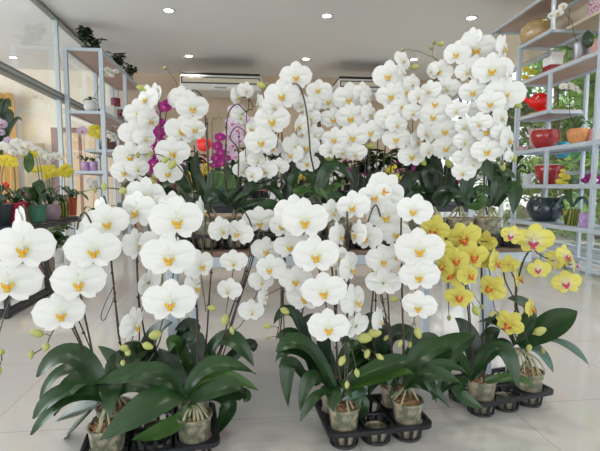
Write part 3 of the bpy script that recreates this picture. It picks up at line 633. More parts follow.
for l in [((333, 388), (305, 346), (276, 352), .07, 1.43, 1.36, 'leaf'), ((333, 390), (300, 352), (275, 362), .05, 1.42, 1.34, 'leaf_dark'), ((345, 385), (380, 368), (411, 360), .07, 1.43, 1.36, 'leaf'), ((346, 388), (385, 376), (414, 374), .055, 1.42, 1.32, 'leaf_light'),
          ((332, 392), (312, 378), (300, 412), .05, 1.44, 1.38, 'leaf'), ((335, 396), (318, 395), (300, 422), .035, 1.42, 1.34, 'leaf'), ((340, 392), (360, 372), (364, 355), .05, 1.48, 1.6, 'leaf_dark'), ((345, 392), (362, 392), (342, 400), .035, 1.42, 1.38, 'leaf_under'), ((348, 396), (362, 400), (362, 420), .04, 1.46, 1.46, 'leaf')]:
    o.leaf(l[0], l[1], l[2], l[3], l[4], l[5], k=.45, mt=l[6])
# P4 front right of tray B
o = Orchid(near(B, 410, 1.44), 'white orchid in the front right pot of the centre tray, touching the yellow flowers', FR); o.pot(seed=7, **kq)
o.spike([(404, 350, 1.46), (402, 290, 1.42), (401, 230, 1.36), (404, 200, 1.30)], [(413, 213, 38, -12, 0, 12), (420, 253, 51, 4), (419, 279, 41, 0), (418, 309, 36, -8)], D=1.27, tail=[(414, 322)], buds=[(418, 333, 11), (400, 344, 7), (410, 345, 6)], stake=[(403, 385, 1.45), (401, 262, 1.38)], r=.003)
o.spike([(392, 350, 1.48), (388, 300, 1.46), (384, 240, 1.42), (376, 205, 1.38)], [(352, 209, 36, -10, 0, -6), (384, 263, 36, 12), (385, 285, 38, 165, 0), (383, 322, 30, 70)], D=1.36, tail=[(392, 330)], buds=[(373, 273, 8), (394, 299, 9), (386, 338, 6)], stake=[(398, 392, 1.47), (376, 262, 1.42)])
for l in [((402, 385), (425, 352), (455, 348), .075, 1.46, 1.5, 'leaf'), ((408, 384), (430, 374), (462, 384), .05, 1.44, 1.36, 'leaf'), ((405, 384), (440, 355), (477, 334), .10, 1.48, 1.5, 'leaf'), ((400, 385), (385, 360), (372, 350), .06, 1.5, 1.6, 'leaf_dark'),
          ((408, 384), (438, 366), (468, 374), .045, 1.46, 1.42, 'leaf'), ((404, 388), (425, 385), (450, 408), .045, 1.44, 1.42, 'leaf'), ((398, 388), (380, 378), (368, 396), .05, 1.48, 1.5, 'leaf')]:
    o.leaf(l[0], l[1], l[2], l[3], l[4], l[5], k=.5, mt=l[6])
# back-left of tray B
o = Orchid(near(B, 335, 1.6), 'white orchid in the back left cup of the centre tray, smaller flowers', FR); o.pot(seed=8, **kq)
o.spike([(285, 355, 1.52), (282, 310, 1.5), (284, 262, 1.46), (284, 225, 1.42)], [(281, 228, 34, -20, 0), (290, 249, 34, 10), (269, 271, 33, -14), (296, 283, 36, 6), (267, 299, 24, 50)], D=1.38, tail=[(280, 318), (276, 340)], buds=[(285, 311, 10), (267, 326, 8), (268, 338, 5)], stake=[(284, 372, 1.52), (283, 285, 1.48)])
o.spike([(300, 350, 1.54), (306, 290, 1.5), (305, 250, 1.45), (300, 215, 1.42)], [(334, 214, 30, 20), (310, 246, 30, 16), (342, 262, 28, -20), (304, 300, 40, -10)], D=1.42)
o.leaves(6, .19, .07, seed=15, lift=.75)
for l in [((318, 385), (296, 318), (273, 325), .05, 1.55, 1.46, 'leaf_dark'), ((316, 385), (300, 340), (276, 338), .05, 1.55, 1.5, 'leaf'), ((310, 388), (290, 365), (288, 407), .055, 1.52, 1.46, 'leaf'), ((325, 380), (320, 330), (300, 322), .06, 1.58, 1.55, 'leaf_dark')]:
    o.leaf(l[0], l[1], l[2], l[3], l[4], l[5], k=.5, mt=l[6])
# back-middle of tray B
o = Orchid(near(B, 380, 1.6), 'white orchid in the centre tray, back row, tilted flowers clustered at its top', FR); o.pot(seed=11, **kq)
o.spike([(372, 340, 1.54), (374, 280, 1.5), (376, 225, 1.46), (374, 192, 1.42)], [(387, 193, 42, 12, 0, 32), (374, 199, 36, -8, 0, -12), (386, 219, 42, 0, 6), (396, 236, 34, 10), (365, 240, 34, -30), (396, 258, 30, 20)], D=1.40, stake=[(374, 385, 1.54), (376, 262, 1.5)])
o.leaves(7, .19, .07, seed=17, lift=.75)
for l in [((378, 380), (365, 330), (342, 345), .07, 1.58, 1.5, 'leaf_dark'), ((382, 380), (395, 335), (430, 352), .07, 1.58, 1.5, 'leaf_dark'), ((380, 380), (380, 330), (360, 318), .07, 1.6, 1.62, 'leaf_dark')]:
    o.leaf(l[0], l[1], l[2], l[3], l[4], l[5], k=.5, mt=l[6])

# yellow pair, tray C
YG = 'yellow orchids in the front row'
o = Orchid(near(C_, 481, 1.60), 'deep yellow orchid with red lips in the nearest pot of the right-hand tray', YG); o.pot(seed=12, **kq)
o.spike([(472, 350, 1.60), (468, 310, 1.57), (463, 260, 1.52), (458, 228, 1.48)], [(433, 232, 35, -25, 0, 8), (463, 240, 37, 5, 12), (437, 250, 33, -35), (474, 258, 37, 6), (451, 276, 33, -6), (456, 262, 31, 10), (471, 277, 29, 40), (459, 299, 31, 4), (441, 268, 29, -60)], D=1.44, kind='yellow', dd=.008, buds=[(476, 311, 11), (482, 307, 6), (449, 318, 6), (418+30, 292, 5)], stake=[(474, 382, 1.6), (466, 262, 1.53)])
o.spike([(484, 350, 1.60), (482, 300, 1.58), (481, 258, 1.54), (480, 232, 1.5)], [(478, 229, 22, 60, -30), (489, 243, 26, 150), (482, 262, 24, -120), (490, 290, 33, -12, 0, 28), (499, 264, 33, 72)], D=1.47, kind='yellow', dd=.008, tail=[(494, 306), (499, 314)], buds=[(492, 314, 7), (498, 315, 6)], stake=[(484, 382, 1.6), (481, 240, 1.54)])
for l in [((470, 378), (500, 350), (517, 387), .07, 1.60, 1.50, 'leaf'), ((485, 382), (512, 378), (534, 386), .04, 1.60, 1.56, 'leaf_light'), ((472, 380), (452, 356), (440, 395), .065, 1.60, 1.54, 'leaf'), ((466, 384), (460, 394), (484, 409), .05, 1.58, 1.52, 'leaf'),
          ((478, 378), (470, 340), (455, 318), .075, 1.62, 1.66, 'leaf_dark'), ((480, 378), (488, 340), (500, 330), .06, 1.64, 1.7, 'leaf_dark'), ((472, 380), (440, 352), (424, 362), .05, 1.6, 1.56, 'leaf'), ((468, 382), (448, 384), (432, 400), .04, 1.6, 1.56, 'leaf')]:
    o.leaf(l[0], l[1], l[2], l[3], l[4], l[5], k=.5, mt=l[6])
o = Orchid(near(C_, 520, 1.76), 'lemon yellow orchid with crimson lips arching out over the floor at far right', YG); o.pot(seed=13, **kq)
o.spike([(521, 325, 1.70), (516, 298, 1.68), (521, 268, 1.63), (530, 250, 1.6), (545, 240, 1.56)], [(511, 237, 25, -10, 0, 12), (534, 243, 40, 2, 14), (557, 262, 26, 150), (538, 271, 24, 4, -4, -14), (568, 258, 30, 48), (577, 266, 24, 90), (566, 285, 30, -2)], D=1.53, kind='lemon', dd=.004, r=.0034, shift=.03)
o.spike([(512, 325, 1.70), (516, 305, 1.67), (505, 280, 1.63), (504, 262, 1.6)], [(507, 266, 24, -150), (521, 280, 31, 78), (534, 310, 26, 74, 0), (509, 326, 33, -14, 0, 14)], D=1.57, kind='yellow', tail=[(530, 345), (541, 350)], buds=[(540, 331, 12), (529, 348, 8), (543, 351, 6)])
for l in [((522, 343), (550, 328), (577, 311), .115, 1.70, 1.62, 'leaf'), ((540, 340), (567, 345), (590, 367), .028, 1.68, 1.6, 'leaf_under'), ((520, 348), (538, 350), (553, 372), .04, 1.70, 1.6, 'leaf_under'), ((518, 345), (528, 312), (508, 298), .06, 1.7, 1.68, 'leaf'),
          ((515, 345), (500, 325), (478, 322), .035, 1.7, 1.66, 'leaf_dark'), ((515, 345), (498, 318), (485, 330), .03, 1.7, 1.66, 'leaf_dark'), ((514, 348), (500, 345), (492, 360), .05, 1.72, 1.68, 'leaf_dark')]:
    o.leaf(l[0], l[1], l[2], l[3], l[4], l[5], k=.55, mt=l[6])
R_ = random.Random(5)
for i in range(9):                     # loose aerial roots of the right-hand plant
    a = at(517+R_.uniform(-5, 5), 348, 1.70); b = at(505+i*5, 375+R_.uniform(-6, 10), 1.64+R_.uniform(-.03, .05)); m_ = at(508+i*3.5, 358, 1.64)
    mb = MB(); mb.tube(catmull([a, m_, b]), .0028, 6); mb.build('root', 'root', o.root)
# spare pots in the tray cups behind
for i, (sl, lb) in enumerate(((B, 'low clear pot of bark in the middle cup of the centre tray'), (C_, 'low clear pot of bark in the middle cup of the right-hand tray'), (A, 'low clear pot of bark in the middle cup of the left-hand front tray'))):
    px, dd_ = ((372, 1.44), (508, 1.66), (150, 1.42))[i]; p = near(sl, px, dd_)
    t = thing('plant_pot', p, lb, 'pot'); b = MB(); b.lathe(p, [(.036, 0), (.038, .004), (.040, .034), (.038, .034), (.037, .028), (.001, .026)], 28); b.build('body', 'clear_pot', t)

# ---------------------------------------------------------------- back row, on the low table
BR = 'white orchids in the back row'
def on_table(px, D): p = at(px, 230, D); return Vector((p.x, p.y, TZ+.010))
TA = tray(on_table(466, 1.90), 4, 2, .118, 'black plastic carry tray on the table under the three visible back-row pots', ang=radians(-YAW*57.3+7), z=TZ, h=.06)
TBt = tray(on_table(350, 1.88), 4, 2, .118, 'black plastic carry tray on the table behind the centre white flowers', ang=0, z=TZ, h=.06)
TCt = tray(on_table(222, 1.88), 4, 2, .118, 'black plastic carry tray at the left end of the low brown table', ang=0, z=TZ, h=.06)
def nslot(slots, px, D):
    p = on_table(px, D); q = min(slots, key=lambda s: (s.xy-p.xy).length); slots.remove(q); return q
def LV_(o, lst, k=.5):
    for l in lst: o.leaf(l[0], l[1], l[2], l[3], l[4], l[5], k=l[7] if len(l) > 7 else k, mt=l[6])
kt = dict(h=.11, rt=.053, rb=.041)
o = Orchid(nslot(TCt, 185, 1.9), 'white orchid at the left end of the back row, topped by a side-on flower', BR); o.pot(seed=21, **kt)
o.spike([(166, 200, 1.92), (160, 150, 1.88), (160, 112, 1.82), (155, 92, 1.78)], [(158, 98, 30, 120, 0), (144, 101, 32, -35, -5), (139, 115, 33, -5, 5, -10), (152, 122, 28, 30), (135, 136, 34, -4), (146, 140, 26, 20), (130, 159, 35, -2), (147, 155, 24, 30), (124, 174, 30, -8), (138, 170, 24, 10)], D=1.74, dd=.006, tail=[(128, 186)], buds=[(141, 88, 9), (148, 91, 9), (125, 174, 10), (152, 181, 10), (147, 185, 9), (136, 184, 8), (156, 177, 8)])
o.spike([(194, 200, 1.84), (189, 182, 1.74), (178, 166, 1.67), (163, 156, 1.65), (150, 154, 1.64), (138, 155, 1.64)], [], D=1.61, tail=[(128, 155)], mt='stem_green', buds=[(165, 160, 9, 1.64), (172, 165, 11, 1.65), (138, 155, 6, 1.63), (151, 154, 6, 1.63)])
stakes(o, [((176, 200, 1.9), (172, 165, 1.88)), ((184, 200, 1.9), (181, 150, 1.86)), ((198, 200, 1.88), (194, 145, 1.86))])
LV_(o, [((190, 206), (178, 184), (160, 190), 0.063, 1.9, 1.78, 'leaf'), ((185, 205), (172, 192), (163, 200), 0.050, 1.88, 1.8, 'leaf_dark'), ((188, 205), (186, 180), (178, 160), 0.042, 1.95, 2.0, 'leaf_dark')]); o.leaves(4, .17, .06, seed=31, lift=.8)
o = Orchid(nslot(TCt, 208, 1.9), 'white orchid second from the left in the back row, flowers stacked beside the magenta orchid', BR); o.pot(seed=22, **kt)
o.spike([(208, 170, 1.92), (206, 130, 1.88), (203, 100, 1.82), (194, 90, 1.78)], [(175, 101, 26, -30), (183, 99, 26, 10, -10), (193, 110, 34, 8), (182, 133, 36, 0), (196, 131, 30, 25), (173, 155, 37, 0), (168, 175, 31, -4)], D=1.74, stake=[(209, 196, 1.92), (207, 118, 1.86)])
o.spike([(213, 180, 1.94), (212, 125, 1.9)], [], D=1.85, tail=[(216, 118), (221, 117)], r=.0016, buds=[(216, 118, 4, 1.85), (221, 118, 4, 1.85), (214, 124, 4, 1.85)])
o.spike([(190, 190, 1.9), (186, 130, 1.88), (178, 88, 1.86), (172, 76, 1.84)], [], D=1.8, tail=[(165, 68)], r=.0016, mt='stem_green', buds=[(165, 68, 6, 1.8)])
LV_(o, [((206, 204), (200, 182), (190, 160), 0.042, 1.94, 1.96, 'leaf'), ((208, 204), (196, 178), (198, 150), 0.042, 1.96, 2.0, 'leaf'), ((210, 205), (228, 196), (241, 188), 0.050, 1.9, 1.85, 'leaf'), ((206, 205), (216, 180), (219, 171), 0.071, 1.94, 1.96, 'leaf_light'), ((204, 206), (192, 198), (170, 208), 0.050, 1.88, 1.8, 'leaf_dark')])
o = Orchid(nslot(TCt, 232, 1.9), 'white orchid with two stems bent like hooks, standing in front of the pale pink orchid', BR); o.pot(seed=23, **kt)
o.spike([(225, 180, 1.86), (226, 143, 1.82), (228, 115, 1.79), (237, 104, 1.78), (247, 112, 1.79)], [(240, 99, 26, 75, 0, 0), (256, 106, 24, -55, 0, 0), (247, 92, 20, 20), (250, 130, 26, -40), (242, 118, 24, 40)], D=1.84, stake=[(226, 198, 1.92), (226, 122, 1.9)], tail=[(253, 126)])
o.spike([(238, 180, 1.84), (238, 150, 1.80), (230, 138, 1.79), (236, 127, 1.78), (244, 131, 1.79), (245, 140, 1.80)], [(246, 160, 24, -20), (243, 172, 20, 20)], D=1.86, stake=[(238, 198, 1.92), (239, 132, 1.88)])
LV_(o, [((232, 204), (230, 185), (234, 176), 0.059, 1.92, 1.95, 'leaf_light'), ((235, 204), (250, 184), (240, 205), 0.042, 1.88, 1.8, 'leaf_dark'), ((232, 205), (246, 205), (266, 198), 0.050, 1.88, 1.84, 'leaf'), ((228, 206), (215, 195), (205, 205), 0.059, 1.86, 1.78, 'leaf_dark'), ((230, 206), (250, 212), (262, 214), 0.050, 1.86, 1.8, 'leaf_dark')])
o = Orchid(nslot(TCt, 262, 1.9), 'tall white orchid left of the back-row middle, top flower just under a ceiling light', BR); o.pot(seed=24, **kt)
o.spike([(311, 190, 1.86), (310, 150, 1.78), (307, 115, 1.73), (302, 92, 1.72), (297, 84, 1.73)], [(296, 79, 35, 4), (282, 98, 38, 0), (272, 123, 38, -2), (261, 144, 34, 0), (275, 108, 24, 20)], D=1.76, stake=[(312, 196, 1.92), (309, 132, 1.88)], buds=[(261, 85, 9), (267, 84, 4)], r=.003)
o.spike([(280, 190, 1.95), (282, 150, 1.92), (280, 130, 1.88)], [(273, 149, 26, 10), (256, 150, 26, -50), (279, 168, 22, 4), (265, 172, 24, -20), (251, 176, 24, -30), (258, 162, 22, 20)], D=1.84, buds=[(253, 158, 8)], tail=[(246, 168), (235, 168)])
stakes(o, [((268, 205, 1.88), (279, 130, 1.84)), ((258, 205, 1.86), (266, 150, 1.84))])
LV_(o, [((285, 206), (280, 178), (242, 203), 0.059, 1.9, 1.82, 'leaf_dark', .35), ((285, 206), (265, 188), (235, 200), 0.042, 1.9, 1.8, 'leaf'), ((284, 208), (300, 172), (318, 196), 0.055, 1.9, 1.84, 'leaf'), ((286, 210), (270, 205), (254, 214), 0.050, 1.86, 1.8, 'leaf'), ((290, 206), (310, 190), (328, 200), 0.042, 1.88, 1.84, 'leaf_light')])
o = Orchid(nslot(TBt, 310, 1.9), 'white orchid with many smaller flowers left of the dense middle column, back row', BR); o.pot(seed=25, **kt)
o.spike([(322, 190, 1.97), (320, 150, 1.95), (318, 110, 1.92), (322, 95, 1.9)], [(318, 92, 28, -10, -20), (329, 103, 27, 4), (309, 107, 24, -18), (333, 121, 27, -2), (310, 119, 22, -20), (315, 136, 22, 8), (306, 149, 28, -14), (307, 165, 25, -6), (298, 128, 28, -40), (297, 148, 30, 30), (290, 156, 26, -20), (301, 106, 24, -20)], D=1.88, dd=.004, buds=[(316, 147, 8), (329, 158, 10), (315, 128, 5)], stake=[(322, 200, 1.96), (320, 120, 1.93)])
stakes(o, [((334, 198, 1.9), (332, 155, 1.9)), ((301, 200, 1.9), (303, 168, 1.88)), ((318, 205, 1.86), (315, 150, 1.86))])
LV_(o, [((326, 206), (322, 185), (328, 160), 0.063, 1.92, 1.96, 'leaf'), ((330, 204), (350, 172), (351, 178), .0, 1.9, 1.9, 'leaf')][:1]+[((318, 200), (330, 168), (353, 180), 0.063, 1.86, 1.84, 'leaf', .55), ((330, 206), (332, 190), (345, 185), 0.050, 1.9, 1.9, 'leaf_light'), ((322, 206), (306, 192), (292, 198), 0.050, 1.9, 1.84, 'leaf_light'), ((330, 208), (350, 196), (362, 210), 0.050, 1.9, 1.86, 'leaf_dark')])
o = Orchid(nslot(TBt, 348, 1.9), 'white orchid in the middle of the back row, dense flowers below the right air conditioner', BR); o.pot(seed=26, **kt)
o.spike([(354, 190, 1.93), (354, 150, 1.9), (356, 110, 1.87), (354, 93, 1.84)], [(349, 101, 35, 0, 8), (365, 95, 26, 30, -6), (370, 101, 24, 50), (351, 120, 34, -2), (334, 141, 28, -8), (372, 115, 24, 36), (353, 139, 32, 0), (371, 134, 27, 6), (344, 153, 24, 30, 12), (355, 155, 24, -10, 14), (330, 152, 22, 20)], D=1.83, dd=.004, buds=[(371, 146, 9)], stake=[(358, 200, 1.92), (358, 160, 1.9)])
o.spike([(368, 190, 1.95), (369, 150, 1.93)], [(384, 126, 24, -10), (362, 126, 22, 0)], D=1.9, stake=[(368, 200, 1.95), (368, 140, 1.93)])
stakes(o, [((352, 196, 1.9), (351, 150, 1.9)), ((363, 196, 1.9), (366, 142, 1.88)), ((374, 198, 1.9), (378, 135, 1.9))])
LV_(o, [((354, 206), (358, 188), (352, 166), 0.067, 1.95, 2.0, 'leaf_dark'), ((360, 206), (370, 184), (378, 170), 0.059, 1.95, 2.0, 'leaf_dark'), ((352, 206), (335, 196), (332, 214), 0.042, 1.88, 1.84, 'leaf'), ((362, 206), (380, 192), (398, 196), 0.059, 1.92, 1.9, 'leaf_dark')])
o = Orchid(nslot(TBt, 385, 1.9), 'white orchid right of the middle in the back row, top flowers beside a ceiling lamp', BR); o.pot(seed=27, **kt)
o.spike([(384, 190, 1.93), (385, 150, 1.9), (392, 100, 1.86), (396, 72, 1.82)], [(405, 62, 24, 30, -10, 20), (388, 78, 34, -3), (405, 74, 22, 50), (391, 98, 32, 0), (408, 93, 27, 14), (414, 85, 22, 30), (388, 120, 30, -6), (403, 108, 26, 10), (396, 141, 30, -2), (412, 158, 29, 4), (420, 143, 26, 55), (414, 114, 24, 20), (398, 126, 26, 16)], D=1.80, dd=.004, buds=[(415, 67, 8), (403, 126, 8), (393, 131, 7), (423, 162, 9)], stake=[(409, 192, 1.9), (403, 112, 1.86)])
o.spike([(412, 180, 1.95), (414, 110, 1.92), (438, 66, 1.9), (425, 54, 1.88)], [], D=1.86, tail=[(412, 50), (404, 50)], r=.0018, mt='stem_green', buds=[(403, 50, 5, 1.86), (413, 51, 4, 1.86)])
stakes(o, [((388, 198, 1.9), (392, 150, 1.9)), ((401, 198, 1.9), (404, 120, 1.84)), ((414, 196, 1.88), (411, 165, 1.86))])
LV_(o, [((400, 206), (412, 178), (432, 186), 0.059, 1.92, 1.86, 'leaf_dark'), ((398, 206), (404, 188), (408, 170), 0.050, 1.95, 2.0, 'leaf'), ((402, 206), (420, 192), (438, 196), 0.042, 1.9, 1.84, 'leaf'), ((395, 206), (385, 190), (372, 200), 0.042, 1.92, 1.9, 'leaf_dark')])
kv = dict(h=.115, rt=.058, rb=.046)
o = Orchid(nslot(TA, 437, 1.86), 'white orchid in the left of the three back-row pots seen at right', BR); o.pot(seed=28, **kv)
o.spike([(441, 190, 1.88), (440, 150, 1.86), (440, 100, 1.83), (440, 70, 1.8)], [(439, 73, 27, -8, 0, 16), (430, 72, 18, -40), (447, 90, 26, -10), (428, 92, 24, -20), (419, 98, 22, 20), (435, 106, 32, -6, -10), (433, 118, 30, -4), (445, 133, 32, 0), (446, 150, 30, 0), (428, 134, 26, 40), (430, 152, 24, 40)], D=1.77, dd=.005, buds=[(449, 164, 10), (451, 106, 10), (424, 142, 6), (427, 148, 7)], stake=[(437, 198, 1.88), (440, 80, 1.84)], r=.003)
o.spike([(446, 180, 1.92), (450, 100, 1.9), (441, 66, 1.88), (433, 56, 1.86)], [], D=1.85, tail=[(434, 43)], r=.0018, mt='stem_green', buds=[(434, 43, 5, 1.85), (431, 48, 5, 1.85), (441, 44, 7, 1.86)])
LV_(o, [((436, 206), (428, 172), (446, 176), 0.050, 1.86, 1.80, 'leaf_dark', .55), ((438, 206), (436, 170), (428, 156), 0.055, 1.9, 1.88, 'leaf_dark', .55), ((434, 207), (418, 178), (410, 192), 0.050, 1.86, 1.8, 'leaf_dark'), ((442, 207), (455, 196), (470, 206), 0.050, 1.84, 1.78, 'leaf'), ((432, 208), (420, 196), (408, 208), 0.042, 1.86, 1.82, 'leaf'), ((440, 206), (450, 180), (455, 170), 0.059, 1.9, 1.94, 'leaf_dark')])
o = Orchid(nslot(TA, 465, 1.86), 'tall white orchid in the middle one of the three back-row pots seen at right', BR); o.pot(seed=29, **kv)
o.spike([(462, 190, 1.88), (461, 150, 1.86), (461, 100, 1.82), (458, 66, 1.78), (466, 50, 1.74)], [(474, 40, 24, 150, -10), (456, 56, 29, -8, 0, 8), (476, 52, 41, 2, 4), (467, 73, 27, -6), (478, 66, 22, 20), (473, 94, 30, 0), (482, 112, 30, 2), (456, 112, 24, -10), (464, 128, 24, -14), (465, 143, 24, 10), (465, 161, 26, 0), (463, 174, 24, -6), (474, 165, 22, 20)], D=1.72, dd=.006, buds=[(452, 112, 8)], stake=[(460, 198, 1.88), (459, 82, 1.82)], r=.0032)
LV_(o, [((464, 206), (475, 162), (492, 182), 0.080, 1.86, 1.82, 'leaf', .55), ((466, 206), (480, 190), (490, 196), 0.050, 1.84, 1.8, 'leaf'), ((460, 206), (448, 190), (432, 200), 0.050, 1.84, 1.8, 'leaf_dark'), ((462, 206), (450, 175), (452, 162), 0.050, 1.92, 1.95, 'leaf_dark'), ((466, 207), (480, 204), (476, 190), 0.050, 1.82, 1.8, 'leaf_light')])
o = Orchid(nslot(TA, 493, 1.86), 'white orchid in the right of the three back-row pots, large flowers near the shelf', BR); o.pot(seed=30, **kv)
o.spike([(484, 190, 1.87), (486, 150, 1.84), (490, 110, 1.78), (496, 75, 1.72), (500, 52, 1.68)], [(507, 51, 32, 55, 0, 10), (492, 73, 41, 0), (512, 76, 24, 80), (505, 97, 41, 2), (490, 105, 30, -10), (504, 119, 26, 40), (487, 133, 33, 0), (478, 125, 26, -20), (487, 153, 32, 0), (512, 142, 32, 52, 4), (503, 135, 24, 30), (512, 158, 18, 60)], D=1.65, dd=.008, buds=[(517, 105, 10), (513, 158, 11), (502, 163, 6), (503, 168, 7)], stake=[(484, 198, 1.88), (496, 120, 1.8)], r=.003)
LV_(o, [((494, 206), (502, 178), (515, 178), 0.063, 1.86, 1.84, 'leaf', .5), ((496, 206), (512, 188), (513, 214), 0.067, 1.84, 1.78, 'leaf', .5), ((490, 206), (494, 176), (490, 165), 0.050, 1.9, 1.92, 'leaf'), ((494, 206), (505, 180), (494, 170), 0.042, 1.86, 1.86, 'leaf_dark', .55), ((490, 207), (480, 196), (474, 200), 0.042, 1.84, 1.8, 'leaf')])
for i, (sl, nm) in enumerate(((TA, 'right'), (TBt, 'centre'), (TCt, 'left'))):
    for j, p in enumerate(list(sl)[:3]):
        p = Vector(p); t = thing('plant_pot', p, 'clear pot of bark standing in the %s tray on the table among the back-row pots' % nm, 'pot', 'spare pots in the %s table tray' % nm); b = MB(); b.lathe(p, [(.040, 0), (.042, .004), (.053, .095), (.051, .095), (.050, .085), (.001, .088)], 28); b.build('body', 'clear_pot', t)
# ---------------------------------------------------------------- things on the right-hand shelves
def on_r(px, lv, inset=.2):
    r = ray(px, 187); a = RIGHT(1, 0, 0); b_ = RIGHT(0, 1, 0); l = r.dot(a); d = r.dot(b_); X = SX+inset; return RIGHT(X, d*X/l, LV[lv]+.0285)
def on_l(px, z, lat=-2.2):
    r = ray(px, 187); l = r.dot(LEFT(1, 0, 0)); d = r.dot(LEFT(0, 1, 0)); lat = lat if d*lat/l > 7.34 else 7.34*l/d; return LEFT(lat, d*lat/l, z+.0245)
def D_of(p): return (p-CAM).dot(FW)
def vase(name, p, prof, mt, label, cat, group=None, rim=None, fn=None, n=36):
    mb = MB(); mb.lathe(p, prof, n, fn=fn)
    if rim:
        t = thing(name, p, label, cat, group); mb.build('body', mt, t); r, z = rim; q = MB(); q.tube([(p.x+cos(2*pi*k/32)*r, p.y+sin(2*pi*k/32)*r, p.z+z) for k in range(32)], .007, 6, closed=True); q.build('rim', mt if not isinstance(mt, str) or mt != 'red_glaze' else 'white_pot', t); return t
    return tag(mb.build(name, mt, origin=p), label, cat, group)
def bowl(r, h, top=.8, foot=.55, belly=.62, wall=.012):      # pot profile: foot, belly, shoulder, mouth, inside
    P = [(r*foot*.9, 0), (r*foot, .006)]
    for i in range(1, 10):
        t = i/9; z = h*t
        if t < belly: k = foot+(1-foot)*sin(t/belly*pi/2)
        else: k = top+(1-top)*cos((t-belly)/(1-belly)*pi/2)**.8
        P.append((r*k, z))
    P += [(r*top-wall, h), (r*top-wall, h*.9), (r*.4, h*.35), (.001, h*.3)]; return P
def box_thing(name, c, sx, sy, sz, mt, label, cat, xf=RIGHT, group=None, b=.006):
    # c world position of base centre; aligned with the shelf frame
    a = RIGHT(1, 0, 0) if xf is RIGHT else LEFT(1, 0, 0); d_ = RIGHT(0, 1, 0) if xf is RIGHT else LEFT(0, 1, 0)
    mb = MB(lambda x, y, z: c+a*x+d_*y+UP*z); mb.box(-sx/2, sx/2, -sy/2, sy/2, 0, sz, b); return tag(mb.build(name, mt, origin=c, smooth=False), label, cat, group)

p = on_r(530.5, 'b', .20); vase('vase', p, [(.10, 0), (.13, .01), (.175, .07), (.195, .14), (.185, .21), (.14, .265), (.085, .295), (.075, .29), (.06, .26), (.001, .24)], 'gold_glaze', 'large round glossy golden brown vase on the high shelf at right', 'vase')
# white box with dark red base
p = on_r(547, 'c', .11); t = thing('gift_box', p, 'white open-topped cardboard box with dark red base band, beside the silver pot', 'box'); a_, d_ = RIGHT(1, 0, 0), RIGHT(0, 1, 0); xfb = lambda x, y, z: p+a_*x+d_*y+UP*z
mb = MB(xfb); mb.box(-.075, .075, -.075, .075, 0, .075, .004); mb.build('base', 'dark_red_box', t, smooth=False)
mb = MB(xfb); mb.box(-.073, .073, -.073, .073, .075, .165, .003); mb.add([(-.073, -.073, .165), (.073, -.073, .165), (.075, -.10, .20), (-.075, -.10, .20), (-.073, -.0735, .161), (.073, -.0735, .161), (.075, -.104, .198), (-.075, -.104, .198)], [(0, 1, 2, 3), (4, 7, 6, 5), (0, 3, 7, 4), (1, 5, 6, 2), (2, 6, 7, 3)]); mb.build('body', 'white_pot', t, smooth=False)

def mini(p, label, pot, leaves=(4, .12, .045), cat='orchid', group=None, name='potted_orchid', bark=False):
    o = Orchid(p, label, group, cat, name); r, rb, h, mt = pot[:4]; fn = pot[4] if len(pot) > 4 else None; prof = pot[5] if len(pot) > 5 else None
    mb = MB(); mb.lathe(o.base, prof or [(rb*.95, 0), (rb, .005), (r, h-.015), (r*1.05, h-.012), (r*1.05, h), (r*.93, h), (r*.9, h*.85), (.001, h*.85)], 24, fn=fn); mb.build('pot', mt, o.root)
    o.crown = o.base+UP*(h+.01)
    if leaves: o.leaves(leaves[0], leaves[1], leaves[2], seed=int(p.x*997) % 91, lift=.9)
    return o
def mflow(o, via, fl, D, kind, r=.0025, tail=(), mt='stem', buds=()): o.spike(via, fl, D=D, kind=kind, r=r, tail=tail, mt=mt, dd=.0, shift=.02, buds=buds)
p = on_r(573, 'c', .08); D = D_of(p)
o = mini(p, 'white orchid in a silver grey pot on the upper right shelf, its stem arching left', (.085, .065, .17, 'silver'), None)
mflow(o, [(574, 35, D), (572, 22, D), (566, 15, D)], [(563, 7, 9, 10), (558, 14, 10, -10), (551, 16, 9, -20), (561, 13, 8, 20)], D-.03, 'sw', tail=[(546, 21)], buds=[(544, 21, 5)])
for l in [((573, 50), (562, 48.5), (548, 51), .06, 'leaf_light'), ((574, 49), (580, 44), (588, 43), .06, 'leaf'), ((575, 49), (584, 44), (589, 47), .05, 'leaf')]: leaf(o.root, at(*l[0], D), at(*l[1], D), at(*l[2], D), l[3], .5, l[4])
p = on_r(591, 'c', .14); D = D_of(p); o = mini(p, 'pink mottled pot with one round upright leaf, beside the silver pot', (.075, .065, .15, 'pink_pot'), None, cat='plant', name='potted_plant')
leaf(o.root, at(590, 47, D), at(588, 40, D), at(588, 30, D), .10, .9, 'leaf')
p = RIGHT(SX+.27, 4.33, LV['b']+.0105); box_thing('patterned_box', p, .22, .30, .16, 'pink_floral', 'pink and crimson patterned box on the pale board at top right', 'box')
p = on_r(529, 'c', .26); D = D_of(p); o = mini(p, 'small yellow orchid behind the shelf edge, left of the white and red box', (.05, .04, .04, 'charcoal_pot'), (4, .10, .03)); mflow(o, [(529, 74, D)], [(526, 70, 8, -10), (533, 73, 8, 10), (525, 78, 7), (531, 79, 6)], D-.03, 'sy')
